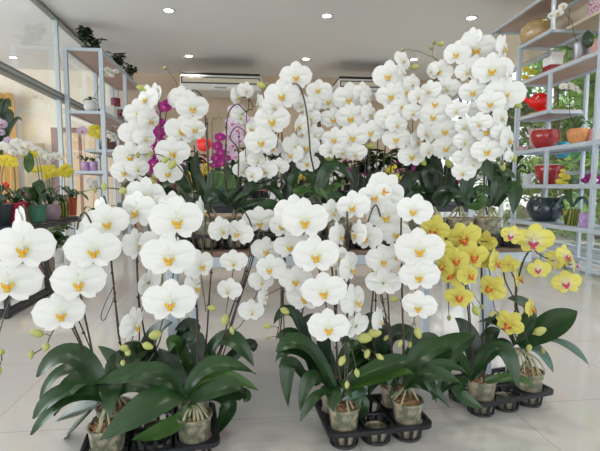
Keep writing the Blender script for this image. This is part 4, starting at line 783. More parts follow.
# red whale-shaped vase
p = on_r(541, 'd', .18); D = D_of(p); t = thing('vase', p, 'bright red curved ceramic vase shaped like a leaping fish', 'vase')
mb = MB(); P_ = [at(523.5, 98.5, D), at(526, 100, D), at(529.5, 101.5, D), at(534, 102, D), at(539, 101.5, D), at(544, 101.5, D), at(548.5, 103, D)]
mb.tube(catmull(P_, 5), [.031*f for f in [.5, .7, .9, 1.0, 1.0, .9, .8, .8, .9, 1.1, 1.3, 1.6, 1.9, 2.1, 2.4, 2.6, 2.8, 3.0, 3.1, 3.2, 3.25, 3.25, 3.2, 3.1, 2.9, 2.7, 2.4, 2.0, 1.5, .9, .3]], 18); mb.build('body', 'bright_red', t)
mb = MB(); mb.tube(catmull([at(536, 99, D-.09), at(541, 94.2, D-.05), at(547, 93.8, D-.03), at(551, 98, D), at(551.6, 104, D)], 6), .006, 8); mb.build('rim', 'white_pot', t)
mb = MB(); mb.lathe(p, [(.10, 0), (.11, .01), (.08, .05), (.05, .08)], 24); mb.build('base', 'bright_red', t)
RB = 'red glazed bowls on the right shelves'
p = on_r(543, 'e', .17); vase('flower_bowl', p, bowl(.158, .215, .92, .55, .72), 'red_glaze', 'glossy dark red bowl on the shelf above the other red bowl', 'bowl', RB)
p = on_r(548, 'f', .17); vase('flower_bowl', p, bowl(.150, .225, .90, .50, .8), 'red_glaze', 'glossy dark red bowl with a white rim, directly above the navy bowl', 'bowl', RB, rim=(.132, .222))
p = on_r(575, 'e', .16); D = D_of(p); o = mini(p, 'white orchid in an orange clay pot on the shelf, tall thin stem', (.1, .06, .165, 'orange_clay', None, bowl(.102, .165, .88, .6, .7)), None)
mflow(o, [(570, 115, D), (570, 97, D), (569, 89, D)], [(563, 87, 9, -10), (569, 87, 10), (576, 89, 8, 20), (580, 92, 6, 40)], D-.03, 'sw')
for l in [((574, 129), (569, 124), (564, 131), .05), ((576, 129), (584, 123), (593, 126), .06), ((577, 129), (580, 118), (585, 120), .04)]: leaf(o.root, at(*l[0], D), at(*l[1], D), at(*l[2], D), l[3], .5, 'leaf_light')
p = on_r(591, 'e', .30); box_thing('wrapped_box', p, .16, .16, .15, 'pink_pot', 'pink box at the back of the shelf, right of the orange clay pot', 'box')
p = on_r(534, 'e', .37); D = D_of(p); o = mini(p, 'pot wrapped in salmon pink mottled paper behind the upper red bowl', (.09, .06, .30, 'paper_pink', lambda a, z: 1+.12*sin(9*a)*z/.3), None, cat='plant', name='potted_plant'); o.leaves(5, .10, .04, seed=3)
p = on_r(521, 'e', .2); vase('plant_pot', p, bowl(.065, .075, .95, .7, .6), 'paper_pink', 'small low pinkish pot at the far left of the shelf with the upper red bowl', 'pot')
p = on_r(514, 'f', .12); D = D_of(p); o = mini(p, 'dark glass pot with broad leaves at the left end of the middle shelf', (.07, .075, .18, 'dark_glass'), None, cat='plant', name='potted_plant')
for l in [((514, 172), (508, 162), (500, 165), .07, 'leaf'), ((514, 172), (518, 160), (525, 157), .07, 'leaf'), ((514, 172), (507, 168), (503, 175), .06, 'leaf_light'), ((514, 172), (514, 160), (510, 154), .05, 'leaf'), ((515, 172), (522, 166), (526, 170), .05, 'leaf_dark')]: leaf(o.root, at(*l[0], D), at(*l[1], D), at(*l[2], D), l[3], .5, l[4])
p = on_r(527, 'f', .14); o = mini(p, 'small white pot with a little green plant, left of the lower red bowl', (.058, .05, .13, 'white_pot'), (7, .09, .025), cat='plant', name='potted_plant')
p = on_r(546, 'g', .18); vase('flower_bowl', p, bowl(.205, .275, .78, .60, .5), 'navy_glaze', 'big glossy navy blue round bowl on the low shelf at right', 'bowl')
p = on_r(573, 'g', .12); D = D_of(p); o = mini(p, 'yellow orchid in a dark green pot with lime stripes beside the navy bowl', (.082, .062, .17, 'green_stripe'), None)
mflow(o, [(571, 200, D), (571, 190, D), (570, 178, D)], [(562, 176, 7, -10), (566, 178, 8), (559, 182, 7), (565, 184, 6), (567, 188, 6), (575, 188, 6), (563, 171, 5)], D-.02, 'sy', mt='stem_green')
for l in [((572, 207), (568, 190), (571, 184), .07, 'leaf_light'), ((572, 207), (565, 198), (558, 205), .05, 'leaf_under'), ((573, 207), (582, 198), (588, 207), .05, 'leaf_under')]: leaf(o.root, at(*l[0], D), at(*l[1], D), at(*l[2], D), l[3], .5, l[4])
p = on_r(586, 'g', .10); vase('glass_vase', p, [(.04, 0), (.045, .005), (.048, .14), (.046, .14), (.042, .02), (.001, .015)], 'purple_glass', 'small purple glass cylinder vase right of the lime striped pot', 'vase')
p = on_r(591, 'f', .30); D = D_of(p); o = mini(p, 'magenta orchid at the right end of the middle shelf, partly behind the front post', (.06, .045, .05, 'white_pot'), (4, .08, .03)); mflow(o, [(591, 182, D)], [(585, 181, 8), (590, 178, 9), (597, 180, 9), (593, 184, 8), (602, 183, 8)], D-.03, 'mg')

# ---------------------------------------------------------------- things on the left-hand shelves
def bushy(p, label, h=.3, w=.22, n=60, seed=1, lf=.05, mt='leaf', pot=(.07, .05, .08, 'charcoal_pot'), trail=0, name='potted_plant', cat='plant', group=None, k=None):
    R = random.Random(seed); t = thing(name, p, label, cat, group); r, rb, ph, pm = pot
    mb = MB(); mb.lathe(p, [(rb, 0), (r, ph-.01), (r*1.06, ph-.008), (r*1.06, ph), (r*.9, ph), (r*.88, ph*.85), (.001, ph*.85)], 20); mb.build('pot', pm, t)
    sb = MB(); fb = MB(); c = p+UP*ph
    for i in range(max(3, n//9)):
        a = R.uniform(0, 6.3); e = c+Vector((cos(a)*w*R.uniform(.3, 1), sin(a)*w*R.uniform(.3, 1), h*R.uniform(.4, 1)-trail*R.random())); m = (c+e)/2+UP*h*.2; st = catmull([c-UP*.02, m, e], 6); sb.tube(st, .003, 5)
        for j in range(9):
            q = st[min(len(st)-1, 3+j)] if len(st) > 3+j else e; b2 = R.uniform(0, 6.3); d = Vector((cos(b2), sin(b2), R.uniform(-.4, .5))).normalized(); s_ = d.cross(UP).normalized(); L = lf*R.uniform(.7, 1.3); nn = s_.cross(d)
            vs = [tuple(q), tuple(q+d*L*.35+s_*L*.26+nn*.1*L), tuple(q+d*L*.75+s_*L*.2), tuple(q+d*L-nn*.15*L), tuple(q+d*L*.75-s_*L*.2), tuple(q+d*L*.35-s_*L*.26+nn*.1*L), tuple(q+d*L*.5-nn*.06*L)]
            fb.add(vs, [(0, 1, 6), (1, 2, 6), (2, 3, 6), (3, 4, 6), (4, 5, 6), (5, 0, 6)])
    sb.build('stems', 'stem_green', t); fb.build('foliage', mt, t, smooth=False); return t
bushy(on_l(91, 2.87+.005, -2.2), 'leafy green plant on the near end of the top left shelf, under the ceiling', .34, .17, 90, 3, .085, 'leaf_dark', pot=(.06, .05, .05, 'charcoal_pot'))
bushy(on_l(102, 2.87+.005, -2.03), 'drooping green plant at the near right corner of the top left shelf', .22, .18, 80, 5, .08, 'leaf_dark', pot=(.05, .04, .05, 'charcoal_pot'), trail=.14)
bushy(on_l(122, 2.87+.005, -2.08), 'green trailing plant midway along the top left shelf', .34, .17, 120, 7, .09, 'leaf_dark', pot=(.05, .04, .05, 'charcoal_pot'), trail=.3)
bushy(on_l(134, 2.87+.005, -2.08), 'dark bushy plant at the far end of the top left shelf', .28, .16, 80, 8, .09, 'leaf_dark', pot=(.05, .04, .05, 'charcoal_pot'))
p = on_l(93.5, 1.96, -2.2); D = D_of(p); o = mini(p, 'white orchid in a round white pot on the upper left shelf', (.09, .05, .17, 'white_pot', None, bowl(.095, .17, .7, .6, .5)), (4, .10, .06)); mflow(o, [(95, 95, D), (100, 84, D), (103, 76, D)], [(108, 71, 9, 10), (107, 75, 7, -20), (116, 72, 7, 10), (112, 76, 5)], D-.1, 'sw')
p = on_l(112, 1.96, -2.12); box_thing('white_box', p, .20, .2, .19, 'white_pot', 'plain white box on the upper left shelf', 'box', LEFT)
p = on_l(104.5, 1.96, -2.25); vase('plant_pot', p, bowl(.07, .11, .9, .7, .5), 'mauve_pot', 'small dusky mauve pot between the white pot and the white box', 'pot')
p = on_l(118.5, 1.96, -2.08); box_thing('grey_tray', p, .14, .3, .05, 'alu', 'flat grey tray right behind the white box on the upper left shelf', 'tray', LEFT)
p = on_l(118.5, 2.26, -2.40); vase('jar', p, [(.07, 0), (.085, .01), (.09, .28), (.088, .30), (.085, .30), (.08, .28), (.001, .27)], 'magenta_sand', 'tall jar of dark magenta petals in the small upper left shelf', 'jar')
p = on_l(126, 1.96, -2.1); D = D_of(p); o = mini(p, 'small pot with dusky pink star-shaped flowers at the far end of the upper left shelf', (.05, .04, .06, 'charcoal_pot'), (4, .08, .03), cat='plant', name='potted_plant'); mflow(o, [(126, 114, D)], [(124, 111, 6), (127, 114, 6), (122, 115, 5)], D-.02, 'mg')
p = on_l(110, 1.45, -2.38); D = D_of(p); o = mini(p, 'white orchid in a round woven dark basket on the left shelf', (.13, .08, .17, 'basket', None, bowl(.15, .19, .8, .5, .5)), (4, .12, .04)); mflow(o, [(112, 135, D), (113, 126, D), (114, 120, D)], [(111, 124, 8, -10), (116, 125, 8, 10), (113, 137, 8), (118, 139, 7, 20), (119, 122, 7)], D-.15, 'sw')
# handle of the basket
mb = MB(); c = o.base+UP*.16; mb.tube([c+RT*.14*cos(k*pi/12)+UP*.20*sin(k*pi/12) for k in range(13)], .007, 6); mb.build('handle', 'basket', o.root)
for px, nm in ((86.5, 'left one'), (94.5, 'right one')):
    p = on_l(px, 1.07, -2.15); D = D_of(p); o = mini(p, ('lavender orchid with a single flower' if px < 90 else 'yellow orchid with a bunch of flowers')+' in a purple glass pot on the left shelf', (.062, .058, .14, 'purple_glass'), (4, .12, .04), group='purple glass pots on the left shelf')
    if px < 90: mflow(o, [(85, 150, D), (84, 138, D)], [(82, 132, 12, -10)], D-.1, 'lv', tail=[(81, 128)], mt='stem')
    else: mflow(o, [(95, 150, D), (95, 136, D)], [(92, 129, 8, -10), (97, 128, 8, 10), (100, 132, 8), (94, 135, 8), (91, 134, 7), (98, 137, 7)], D-.1, 'sy')
p = on_l(92, .35, -2.1); D = D_of(p); o = mini(p, 'white orchid low on the left shelf, its flowers just under the purple pots', (.07, .05, .10, 'white_pot'), (5, .15, .05)); mflow(o, [(93, 215, D), (94, 195, D), (94, 188, D)], [(88, 181, 8, -10), (93, 183, 9, 0), (90, 187, 7), (96, 186, 7, 20)], D-.1, 'sw')

# ---------------------------------------------------------------- black framed glass table at left
gt = thing('glass_table', LEFT(-2.05, 3.8, 0), 'low black steel framed glass table with flower pots on top at left', 'table')
gx0, gx1, gy0, gy1, gz = -2.75+.2, -1.5, 3.08, 4.46, .57
def gp(name, mt, *a): mb = MB(LEFT); mb.box(*a, .002); return mb.build(name, mt, gt, smooth=False)
q = .015
for y in (gy0, 3.70, gy1): gp('leg', 'black_metal', gx1-q, gx1+q, y-q, y+q, 0, gz-.02); gp('leg', 'black_metal', gx0-q, gx0+q, y-q, y+q, 0, gz-.02)
for z in (.04, gz-.02):
    mb = MB(LEFT)
    for x in (gx0, gx1): mb.box(x-q, x+q, gy0+q, gy1-q, z-q, z+q)
    for y in (gy0, 3.70, gy1): mb.box(gx0+q, gx1-q, y-q, y+q, z-q, z+q)
    mb.build('rail', 'black_metal', gt, smooth=False)
gp('glass_top', 'charcoal_pot', gx0, gx1, gy0, gy1, gz, gz+.008); gp('bottom_panel', 'white_pot', gx0+q, gx1-q, gy0+q, gy1-q, .06, .066)
for i, (x, y, w_, l, h_, mt, lb) in enumerate(((-1.78, 3.42, .24, .36, .17, 'mauve_box', 'mauve brown box inside the black glass table, near its front corner'), (-2.15, 3.42, .26, .34, .15, 'basket', 'dark brown box inside the black glass table, left of the mauve one'), (-1.80, 4.05, .30, .40, .16, 'mauve_box', 'mauve brown box inside the black glass table, in the far half'))):
    c = LEFT(x, y, .067); box_thing('storage_box', c, w_, l, h_, mt, lb, 'box', LEFT)
def on_g(px, py): return at_z(px, py, gz+.009)
plt = lambda a, z: 1+.05*abs(sin(8*a))
WS = 'orchids on the black framed table'
p = on_g(16, 223); D = D_of(p); o = mini(p, 'white orchid in a pleated crimson pot on the black table at far left', (.090, .064, .155, 'crimson_pot', plt), (6, .17, .055), group=WS)
mflow(o, [(15, 180, D), (13, 160, D), (14, 146, D)], [(2, 147, 12, -20), (9, 150, 12), (17, 144, 13, 10), (22, 148, 12, 10), (28, 146, 11), (13, 153, 10), (24, 153, 10, 20), (-6, 146, 12)], D-.12, 'sw', r=.003)
p = on_g(37, 222); D = D_of(p); o = mini(p, 'yellow and white orchids in a dark green pot next to the pleated crimson pot', (.072, .058, .135, 'green_pot'), (5, .16, .055), group=WS)
mflow(o, [(40, 190, D), (38, 170, D), (36, 158, D)], [(30, 156, 12, 0), (25, 156, 8, 0), (34, 155, 8)], D-.1, 'sy', r=.003); mflow(o, [(42, 185, D), (41, 170, D), (38, 152, D)], [(36, 151, 11), (42, 155, 11, 10), (48, 158, 10, 20)], D-.04, 'sw')
leaf(o.root, at(28, 152, D-.1), at(29, 162, D-.15), at(28, 173, D-.15), .07, .9, 'leaf_light'); leaf(o.root, at(40, 205, D), at(38, 184, D), at(46, 205, D-.05), .08, .8, 'leaf')
p = on_g(51, 220); D = D_of(p); o = mini(p, 'yellow orchid in a dusky mauve round pot on the black table', (.08, .06, .13, 'mauve_pot', None, bowl(.080, .13, .8, .6, .5)), (5, .15, .045), group=WS)
mflow(o, [(50, 190, D), (49, 180, D), (47, 172, D)], [(34, 171, 9), (39, 170, 9, -10), (44, 169, 9), (48, 172, 10), (46, 177, 9), (52, 175, 9, 10), (55, 172, 8), (51, 168, 8)], D-.1, 'sy', r=.003); mflow(o, [(52, 190, D), (52, 170, D), (52, 162, D)], [(54, 157, 10), (50, 160, 9), (58, 157, 10), (61, 159, 7)], D+.04, 'sw')
p = on_g(64, 217); D = D_of(p); o = mini(p, 'yellow orchid in a lime and green striped pot, left of the rust pot', (.045, .04, .13, 'green_stripe'), (5, .15, .04), group=WS)
mflow(o, [(62, 190, D), (62, 180, D), (62, 172, D)], [(58, 174, 9), (62, 170, 9, -5), (66, 168, 10), (70, 172, 9, 10), (64, 175, 9), (68, 176, 7)], D-.1, 'sy', r=.003)
p = on_g(72.5, 215.5); o = mini(p, 'tall narrow rust red pot with a grassy plant at the black table right end', (.045, .036, .17, 'rust_pot'), (8, .16, .03), cat='plant', name='potted_plant')
p = on_g(0, 225); o = mini(p, 'charcoal pot at the very left edge of the photo, on the black table', (.085, .065, .15, 'charcoal_pot'), (6, .15, .05), cat='plant', name='potted_plant')
mflow(o, [(2, 190, D_of(p)), (2, 175, D_of(p))], [(1, 160, 10), (7, 159, 9), (13, 161, 9, 10), (4, 164, 9), (10, 165, 9), (15, 165, 7), (-4, 162, 9)], D_of(p)-.08, 'sy', r=.003)
p = on_g(28, 218.5); vase('vase', p, [(.05, 0), (.08, .01), (.115, .09), (.11, .15), (.06, .22), (.045, .27), (.04, .27), (.04, .2), (.001, .2)], 'brown_glaze', 'glossy dark brown vase behind the green pot on the black table', 'vase')
p = on_g(5, 218); D = D_of(p); o = mini(p, 'small pot with a red flower behind the crimson pleated pot', (.05, .04, .12, 'charcoal_pot'), (5, .12, .05), cat='plant', name='potted_plant')
mb = MB(); c = at(5, 186, D); mb.ell(c, (.035, .02, .035), 12, 8, fn=lambda v: v*(1+.15*sin(6*atan2(v.z, v.x)))); mb.tube([o.crown, c], .003, 5); mb.build('flower', 'bright_red', o.root)
p = on_g(-6, 219); D = D_of(p); o = mini(p, 'tall lavender orchid with upright leaves cut off by the left edge of the photo', (.06, .05, .14, 'green_pot'), (4, .16, .05))
mflow(o, [(0, 170, D), (2, 140, D), (2, 128, D)], [(1, 125, 14, 10), (9, 141, 9, 20), (0, 133, 10)], D-.05, 'lv', mt='stem_green')
for l in [((1, 150), (7, 118), (5, 113), .10), ((1, 155), (-3, 118), (3, 98), .08), ((3, 150), (14, 122), (22, 121), .03), ((2, 140), (6, 104), (11, 108), .05)]: leaf(o.root, at(*l[0], D), at(*l[1], D), at(*l[2], D), l[3], .8, 'leaf')
c = at_z(56, 262, 0); t = bushy(c, 'ferny green plant hanging its fronds beyond the black table', .34, .24, 150, 12, .10, 'leaf_light', pot=(.10, .08, .14, 'white_pot'), trail=.05)

# ---------------------------------------------------------------- display benches with small plants behind the back row
def bench(x0, x1, y0, y1, z, label):
    t = thing('display_bench', ((x0+x1)/2, (y0+y1)/2, 0), label, 'table'); mb = MB(); mb.box(x0, x1, y0, y1, z-.03, z, .004); mb.build('tabletop', 'charcoal_pot', t, smooth=False)
    for x in (x0+.34, x1-.08):
        for y in (y0+.04, y1-.08): mb = MB(); mb.box(x, x+.04, y, y+.04, 0, z-.03, .002); mb.build('leg', 'steel_paint', t, smooth=False)
    mb = MB()
    for y in (y0+.045, y1-.075): mb.box(x0+.08, x1-.08, y, y+.03, z-.08, z-.03, .002)
    mb.build('frame', 'black_metal', t, smooth=False)
bench(-.92, 1.75, 3.25, 4.2, .74, 'dark bench of small flowering plants right behind the back row of white orchids')
bench(-1.3, 2.3, 5.1, 6.2, .80, 'far dark bench crowded with small colourful plants in the middle of the shop')
MG = thing
p = Vector((*at(152, 190, 3.50).xy, .74)); D = D_of(p); o = mini(p, 'deep magenta orchid between the two left white orchids of the back row', (.06, .05, .12, 'charcoal_pot'), (5, .2, .07))
mflow(o, [(160, 150, D), (166, 115, D), (166, 102, D)], [(164, 108, 15, -10), (168, 104, 10, 30), (154, 116, 13, 20), (158, 124, 15, 0), (160, 133, 14, 10), (153, 133, 14, -10), (158, 142, 15, 5), (152, 148, 16, 0), (157, 154, 14, 0), (150, 158, 14, 0), (145, 164, 12, -10), (153, 165, 13)], D-.12, 'mg', r=.004)
p = Vector((*at(236, 190, 3.50).xy, .74)); D = D_of(p); o = mini(p, 'pale lilac orchid behind the hooked stems left of the middle', (.06, .05, .12, 'charcoal_pot'), (5, .2, .07))
mflow(o, [(238, 150, D), (240, 120, D), (238, 106, D)], [(236, 112, 18, 0), (243, 120, 16, 10), (232, 124, 16, -10), (237, 131, 17, 0), (229, 136, 14, 0), (240, 141, 15, 10), (233, 146, 15, 0), (228, 152, 13, 0), (236, 157, 13)], D-.12, 'lv', r=.004)
p = Vector((*at(218, 190, 3.42).xy, .74)); D = D_of(p); o = mini(p, 'small magenta and lilac orchid low behind the second stem from the left', (.05, .04, .08, 'charcoal_pot'), (5, .14, .05))
mflow(o, [(220, 165, D), (221, 145, D)], [(220, 138, 12), (217, 147, 12), (221, 154, 12), (216, 159, 11), (222, 164, 11), (226, 159, 10), (214, 166, 9), (243, 172, 9), (246, 166, 9)], D-.1, 'mg', r=.004)
p = Vector((*at(204, 190, 3.6).xy, .74)); D = D_of(p); o = mini(p, 'red heart-shaped flower on a stalk behind the second white orchid from the left', (.05, .04, .09, 'charcoal_pot'), (5, .16, .06), cat='plant', name='potted_plant')
mb = MB(); c = at(204, 144, D-.1); mb.ell(c, (.055, .014, .052), 18, 10, fn=lambda v: Vector((v.x*(1.0 if v.z < 0 else 1.05), v.y, v.z*(1.1 if v.z < 0 else (.75+5*abs(v.x)))))); mb.tube([o.crown, o.crown*.5+c*.5, c+FW*.02], .003, 5); mb.build('flower', 'bright_red', o.root)
def wire_basket(c, w_, d_, h, label):
    t = MB(); r = .0022
    for i in range(9):
        x = -w_/2+w_*i/8
        for y in (-d_/2, d_/2): t.tube([c+Vector((x, y, 0)), c+Vector((x, y, h))], r, 4)
    for i in range(7):
        z = h*i/6; t.tube([c+Vector((-w_/2, -d_/2, z)), c+Vector((w_/2, -d_/2, z)), c+Vector((w_/2, d_/2, z)), c+Vector((-w_/2, d_/2, z))], r*(2 if i in (0, 6) else 1), 4, closed=True)
        if 0 < i < 6: y = -d_/2+d_*i/6; t.tube([c+Vector((-w_/2, y, 0)), c+Vector((w_/2, y, 0))], r, 4)
    return tag(t.build('wire_basket', 'mesh_wire', origin=c, smooth=False), label, 'basket')
p = at(167, 190, 3.7); wire_basket(Vector((p.x, p.y, .74)), .30, .26, .22, 'dark wire mesh basket behind the magenta orchid')
p = at(288, 190, 3.55); wire_basket(Vector((p.x, p.y, .74)), .16, .2, .40, 'tall dark wire mesh basket behind the middle white orchids')
R = random.Random(21)
cols = [('yellow', 'sy'), ('magenta', 'mg'), ('white', 'sw'), ('lilac', 'lv')]
cmr = {}
def tiny(p, kind, group, label, seed, h=.2, w=.10, green='leaf_light', nf=16):
    Rr = random.Random(seed); t = thing('flowering_plant', p, label, 'plant', group)
    mb = MB(); mb.lathe(p, [(.04, 0), (.052, .075), (.054, .08), (.046, .08), (.044, .06), (.001, .06)], 14); mb.build('pot', ['charcoal_pot', 'rust_pot', 'white_pot', 'green_pot'][seed % 4], t)
    fb = MB(); bb = MB(); c = p+UP*.07
    for i in range(46):
        a = Rr.uniform(0, 6.3); e = Rr.uniform(.15, 1.3); L = w*Rr.uniform(.6, 1.3); d = Vector((cos(a)*cos(e), sin(a)*cos(e), sin(e))); s_ = d.cross(UP).normalized()*L*.12; b = c+UP*h*.3*Rr.random()
        fb.add([tuple(b), tuple(b+d*L*.6+s_), tuple(b+d*L), tuple(b+d*L*.6-s_), tuple(b+d*L*.55-UP*.004)], [(0, 1, 4), (1, 2, 4), (2, 3, 4), (3, 0, 4)])
    for i in range(nf):
        a = Rr.uniform(0, 6.3); r_ = w*.9*sqrt(Rr.random()); q = c+Vector((cos(a)*r_, sin(a)*r_, h*Rr.uniform(.45, 1.05)));
        for k in range(5): aa = 2*pi*k/5+a; bb.ell(q+Vector((cos(aa)*.009, -.004, sin(aa)*.009)), (.009, .004, .009), 6, 4)
        fb.tube([c, q], .0016, 4)
    fb.build('foliage', green, t, smooth=False); bb.build('blossom', {'sy': 'bright_yellow', 'mg': 'magenta_petal', 'sw': 'small_white', 'lv': 'lavender_petal', 'rd': 'bright_red', 'or': 'orange_clay'}[kind], t); return t
cn = {'sy': 'yellow', 'mg': 'magenta', 'sw': 'white', 'lv': 'lilac', 'rd': 'red', 'or': 'orange'}
seq = ['sw', 'mg', 'lv', 'sy', 'sw', 'mg', 'sw', 'sy', 'lv', 'sw', 'sy', 'mg', 'sw', 'sy', 'mg', 'sy', 'or', 'sw', 'lv', 'sw', 'mg', 'sy', 'sw', 'lv', 'sy', 'lv', 'mg', 'sy']
i = 0
for row, (Y, z, x0, x1, n, hh, place) in enumerate(((3.45, .74, -.84, 1.60, 15, .13, 'near bench behind the back row'), (3.86, .74, -.84, 1.62, 15, .22, 'near bench, rear line'), (5.35, .80, -1.15, 2.1, 13, .24, 'far bench, front line'), (5.85, .80, -1.1, 2.1, 13, .36, 'far bench, rear line'))):
    for k in range(n):
        kd = seq[(i*5+row) % len(seq)]; x = x0+(x1-x0)*k/(n-1)+R.uniform(-.03, .03)
        pp = Vector((x, Y+R.uniform(-.05, .05), z))
        bad = any((Vector(o_.location).xy-pp.xy).length < .15 for o_ in bpy.data.objects if o_.parent is None and o_.get('category') in ('orchid', 'plant', 'basket') and abs(o_.location.z-z) < .1)
        i += 1
        if bad: continue
        tiny(pp, kd, 'small %s flowering plants on the %s' % (cn[kd], place), 'small pot plant with %s blossoms on the %s' % (cn[kd], place), i*3+1, hh*R.uniform(.8, 1.2), .10)

for k, (x, nm) in enumerate(((-.55, 'left end'), (-.1, 'left half'), (.32, 'middle'), (.72, 'right half'), (1.1, 'right part'), (1.5, 'right end'))):
    bushy(Vector((x, 4.0, .74)), 'leafy green plant at the back edge of the near bench, %s' % nm, .34+.04*(k % 3), .21, 200, 30+k, .11, 'leaf_light' if k % 2 else 'leaf')
# ---------------------------------------------------------------- garden outside the right windows
sbox('ground_outside', 'paving', 4.0, 40, -12, 45, -.12, -.04, RIGHT)
sbox('ground_beyond_shop', 'paving', -40, -9, -12, 45, -.12, -.04)
def tree(c, r, h, n, label, mt, seed, ls=.16, low=.4, cat='tree', name='tree', trunk=True):
    Rr = random.Random(seed); t = thing(name, c, label, cat, 'greenery outside the right windows'); fb = MB()
    cl = [(Rr.uniform(0, 6.3), sqrt(Rr.random())*.8, Rr.random(), Rr.uniform(.35, .6)) for _ in range(9)]
    for i in range(n):
        a, rr, hz, cr = Rr.choice(cl); cc = c+Vector((cos(a)*rr*r, sin(a)*rr*r, low+hz*(h-low)))
        th = Rr.uniform(0, 6.3); ph = math.acos(Rr.uniform(-1, 1)); q = cc+Vector((sin(ph)*cos(th), sin(ph)*sin(th), cos(ph)))*cr*r*Rr.uniform(.6, 1)
        d = Vector((Rr.uniform(-1, 1), Rr.uniform(-1, 1), Rr.uniform(-.7, .4))).normalized(); s_ = d.cross(Vector((Rr.uniform(-.4, .4), Rr.uniform(-.4, .4), 1))).normalized(); L = ls*Rr.uniform(.6, 1.3)
        fb.add([tuple(q), tuple(q+d*L*.5+s_*L*.28), tuple(q+d*L), tuple(q+d*L*.5-s_*L*.28)], [(0, 1, 2, 3)])
    fb.build('foliage', mt, t, smooth=False)
    if trunk:
        tb_ = MB(); tb_.tube(catmull([c, c+Vector((.05, .03, h*.3)), c+Vector((-.03, .02, h*.75))], 5), [.09-.004*k for k in range(11)], 8); tb_.build('trunk', 'trunk', t)
spots_t = [(6.6, 7.2, 1.3, 4.2, 'tree_leaf', 'bright green leafy tree just outside the windows behind the upper shelves'), (8.2, 9.8, 1.7, 5.2, 'tree_leaf_dark', 'darker green tree outside, farther behind the shelves'), (6.4, 9.6, 1.3, 4.6, 'tree_leaf', 'light green tree outside toward the far corner of the windows'), (8.6, 6.6, 1.6, 5.0, 'tree_leaf_dark', 'dense green tree outside, right of the shelves'), (6.2, 12.2, 1.5, 5.0, 'tree_leaf_dark', 'distant green tree past the back corner of the shop'), (9.5, 12.5, 2.2, 6.5, 'tree_leaf', 'large distant light green tree outside'), (6.9, 4.6, 1.2, 4.2, 'tree_leaf', 'light green tree outside near the right edge of the photo'), (11.5, 8.6, 2.4, 7, 'tree_leaf', 'tall background tree filling the far right window')]
for i, (l, d, r, h, mt, lb) in enumerate(spots_t): tree(RIGHT(l, d, -.04), r, h, 6500, lb, mt, 50+i, .20, .7)
for i, (l, d, lb) in enumerate(((5.0, 7.6, 'low green shrub outside behind the navy bowl'), (4.9, 6.5, 'low green shrub outside behind the lime striped pot'), (4.35, 6.2, 'low shrub outside below the lowest shelf at right'), (4.8, 8.9, 'low shrub outside the far end of the windows'))): tree(RIGHT(l, d, -.04), .38, .62, 900, lb, 'tree_leaf', 80+i, .07, .15, 'shrub', 'shrub', False)
Rk = random.Random(4)
for i in range(7):
    c = RIGHT(5.9+Rk.uniform(-.15, .15), 5.0+i*.8, -.04); mb = MB(); s_ = Rk.uniform(.28, .42); mb.ell(c+UP*s_*.7, (s_, s_*.8, s_*.9), 14, 10, fn=lambda v: v*(1+.14*sin(v.x*17+i)*cos(v.z*15+i*2)))
    tag(mb.build('garden_rock', 'stone', origin=c), 'rough brown garden rock outside behind the low shelf with the navy bowl', 'rock', 'garden rocks outside the windows')
def scooter(c, ang, label, col):
    Rz = Matrix.Rotation(ang, 3, 'Z'); xf = lambda x, y, z: c+Rz@Vector((x, y, z)); t = thing('scooter', c, label, 'scooter')
    for x in (-.6, .6):
        w_ = MB(xf); w_.tube([(x+cos(2*pi*k/24)*.22, 0, .27+sin(2*pi*k/24)*.22) for k in range(24)], .05, 8, closed=True); wl = w_.build('wheel', 'rubber', t)
        h_ = MB(xf); h_.tube([(x, -.04, .27), (x, .04, .27)], .05, 10)
        for k in range(5): h_.tube([(x, 0, .27), (x+cos(k*1.257)*.19, 0, .27+sin(k*1.257)*.19)], .012, 5)
        h_.build('hub', 'silver', wl)
    b = MB(xf); b.tube(catmull([(-.75, 0, .62), (-.45, 0, .62), (-.2, 0, .50), (0, 0, .32), (.25, 0, .34), (.42, 0, .62), (.45, 0, .92)], 4), [.08, .12, .14, .15, .16, .16, .16, .15, .13, .11, .09, .08, .08, .08, .09, .10, .12, .12, .13, .12, .12, .11, .10, .08, .06], 10); b.build('body', col, t)
    b = MB(xf); b.ell((-.38, 0, .76), (.36, .13, .07), 14, 8); b.build('seat', 'bike_black', t)
    b = MB(xf); b.tube([(.42, -.32, 1.0), (.46, -.1, .96), (.46, .1, .96), (.42, .32, 1.0)], .018, 6); b.build('handlebar', 'bike_black', t)
    b = MB(xf); b.tube([(.45, 0, .95), (.6, 0, .27)], .03, 6); b.build('fork', 'silver', t)
    b = MB(xf); b.ell((.56, 0, .86), (.07, .08, .08), 10, 8); b.build('headlight', 'white_pot', t)
scooter(RIGHT(4.75, 4.35, -.04), radians(40), 'black scooter parked outside the window near the right edge', 'bike_black')
scooter(RIGHT(5.1, 5.45, -.04), radians(25), 'silver grey scooter parked outside, behind the black one', 'bike_grey')
p = at(562, 158, 5.6); vase('hanging_pot', p, bowl(.10, .19, .85, .5, .6), 'cyan', 'turquoise blue pot hanging outside between the red bowl and the orange pot', 'pot')
mb = MB(); mb.tube([p+UP*.18+RT*.085, p+UP*.9], .003, 4); mb.tube([p+UP*.18-RT*.085, p+UP*.9], .003, 4); mb.tube([p+UP*.9, Vector((p.x, p.y, CEIL))], .003, 4)
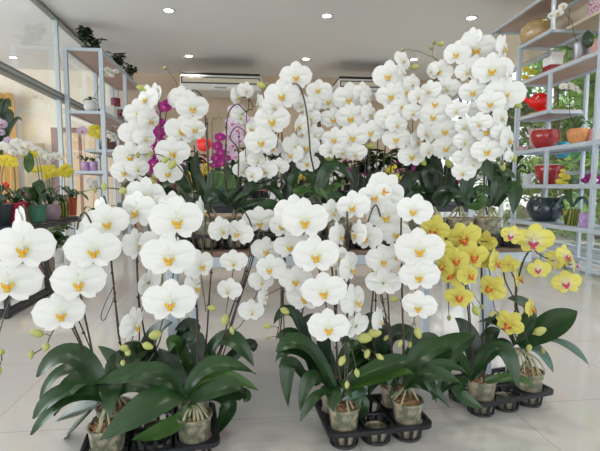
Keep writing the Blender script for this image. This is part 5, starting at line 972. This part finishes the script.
hp = [o_ for o_ in bpy.data.objects if o_.name.startswith('hanging_pot')][0]; WP[hp.name] = p; mb.build('hanger', 'dark', hp)
# ---------------------------------------------------------------- light, sky, camera
w = bpy.data.worlds.new('World'); SC.world = w; w.use_nodes = True; nt = w.node_tree; bg = nt.nodes['Background']
tc = nt.nodes.new('ShaderNodeTexCoord'); sp = nt.nodes.new('ShaderNodeSeparateXYZ'); r = nt.nodes.new('ShaderNodeValToRGB')
r.color_ramp.elements[0].position = .0; r.color_ramp.elements[0].color = (.62, .64, .62, 1); r.color_ramp.elements[1].position = .35; r.color_ramp.elements[1].color = (.86, .93, 1, 1)
nt.links.new(tc.outputs['Generated'], sp.inputs[0]); nt.links.new(sp.outputs['Z'], r.inputs['Fac']); nt.links.new(r.outputs['Color'], bg.inputs['Color']); bg.inputs['Strength'].default_value = 1.9
def area(name, loc, rot, sx, sy, e, col=(1, 1, 1)):
    L = bpy.data.lights.new(name, 'AREA'); L.shape = 'RECTANGLE'; L.size = sx; L.size_y = sy; L.energy = e; L.color = col
    o = bpy.data.objects.new(name, L); o.location = loc; o.rotation_euler = [radians(a) for a in rot]; COL.objects.link(o); return o
area('shopfront_daylight', (-1.5, -4.0, 1.7), (90, 0, 0), 9, 3.0, 90, (.95, .98, 1))       # daylight through the open shopfront behind the camera
area('side_daylight', (-8.9, 3, 1.7), (90, 0, -90), 9, 3.0, 420, (.95, .98, 1))
s = bpy.data.lights.new('sun', 'SUN'); s.energy = 3.5; s.angle = radians(8); s.color = (1, .97, .92); so = bpy.data.objects.new('sun', s); so.rotation_euler = (radians(18), radians(28), 0); COL.objects.link(so)
cam = bpy.data.cameras.new('camera'); cam.sensor_fit = 'HORIZONTAL'; cam.sensor_width = 36; cam.lens = 36*F/600; cam.clip_start = .02; cam.clip_end = 200
co = bpy.data.objects.new('camera', cam); co.location = CAM; co.rotation_euler = (radians(90)-PITCH, 0, -YAW); COL.objects.link(co); SC.camera = co
vs = SC.view_settings; vs.view_transform = 'Standard'; vs.look = 'None'; vs.exposure = 0.2; vs.gamma = 1; vs.use_curve_mapping = False
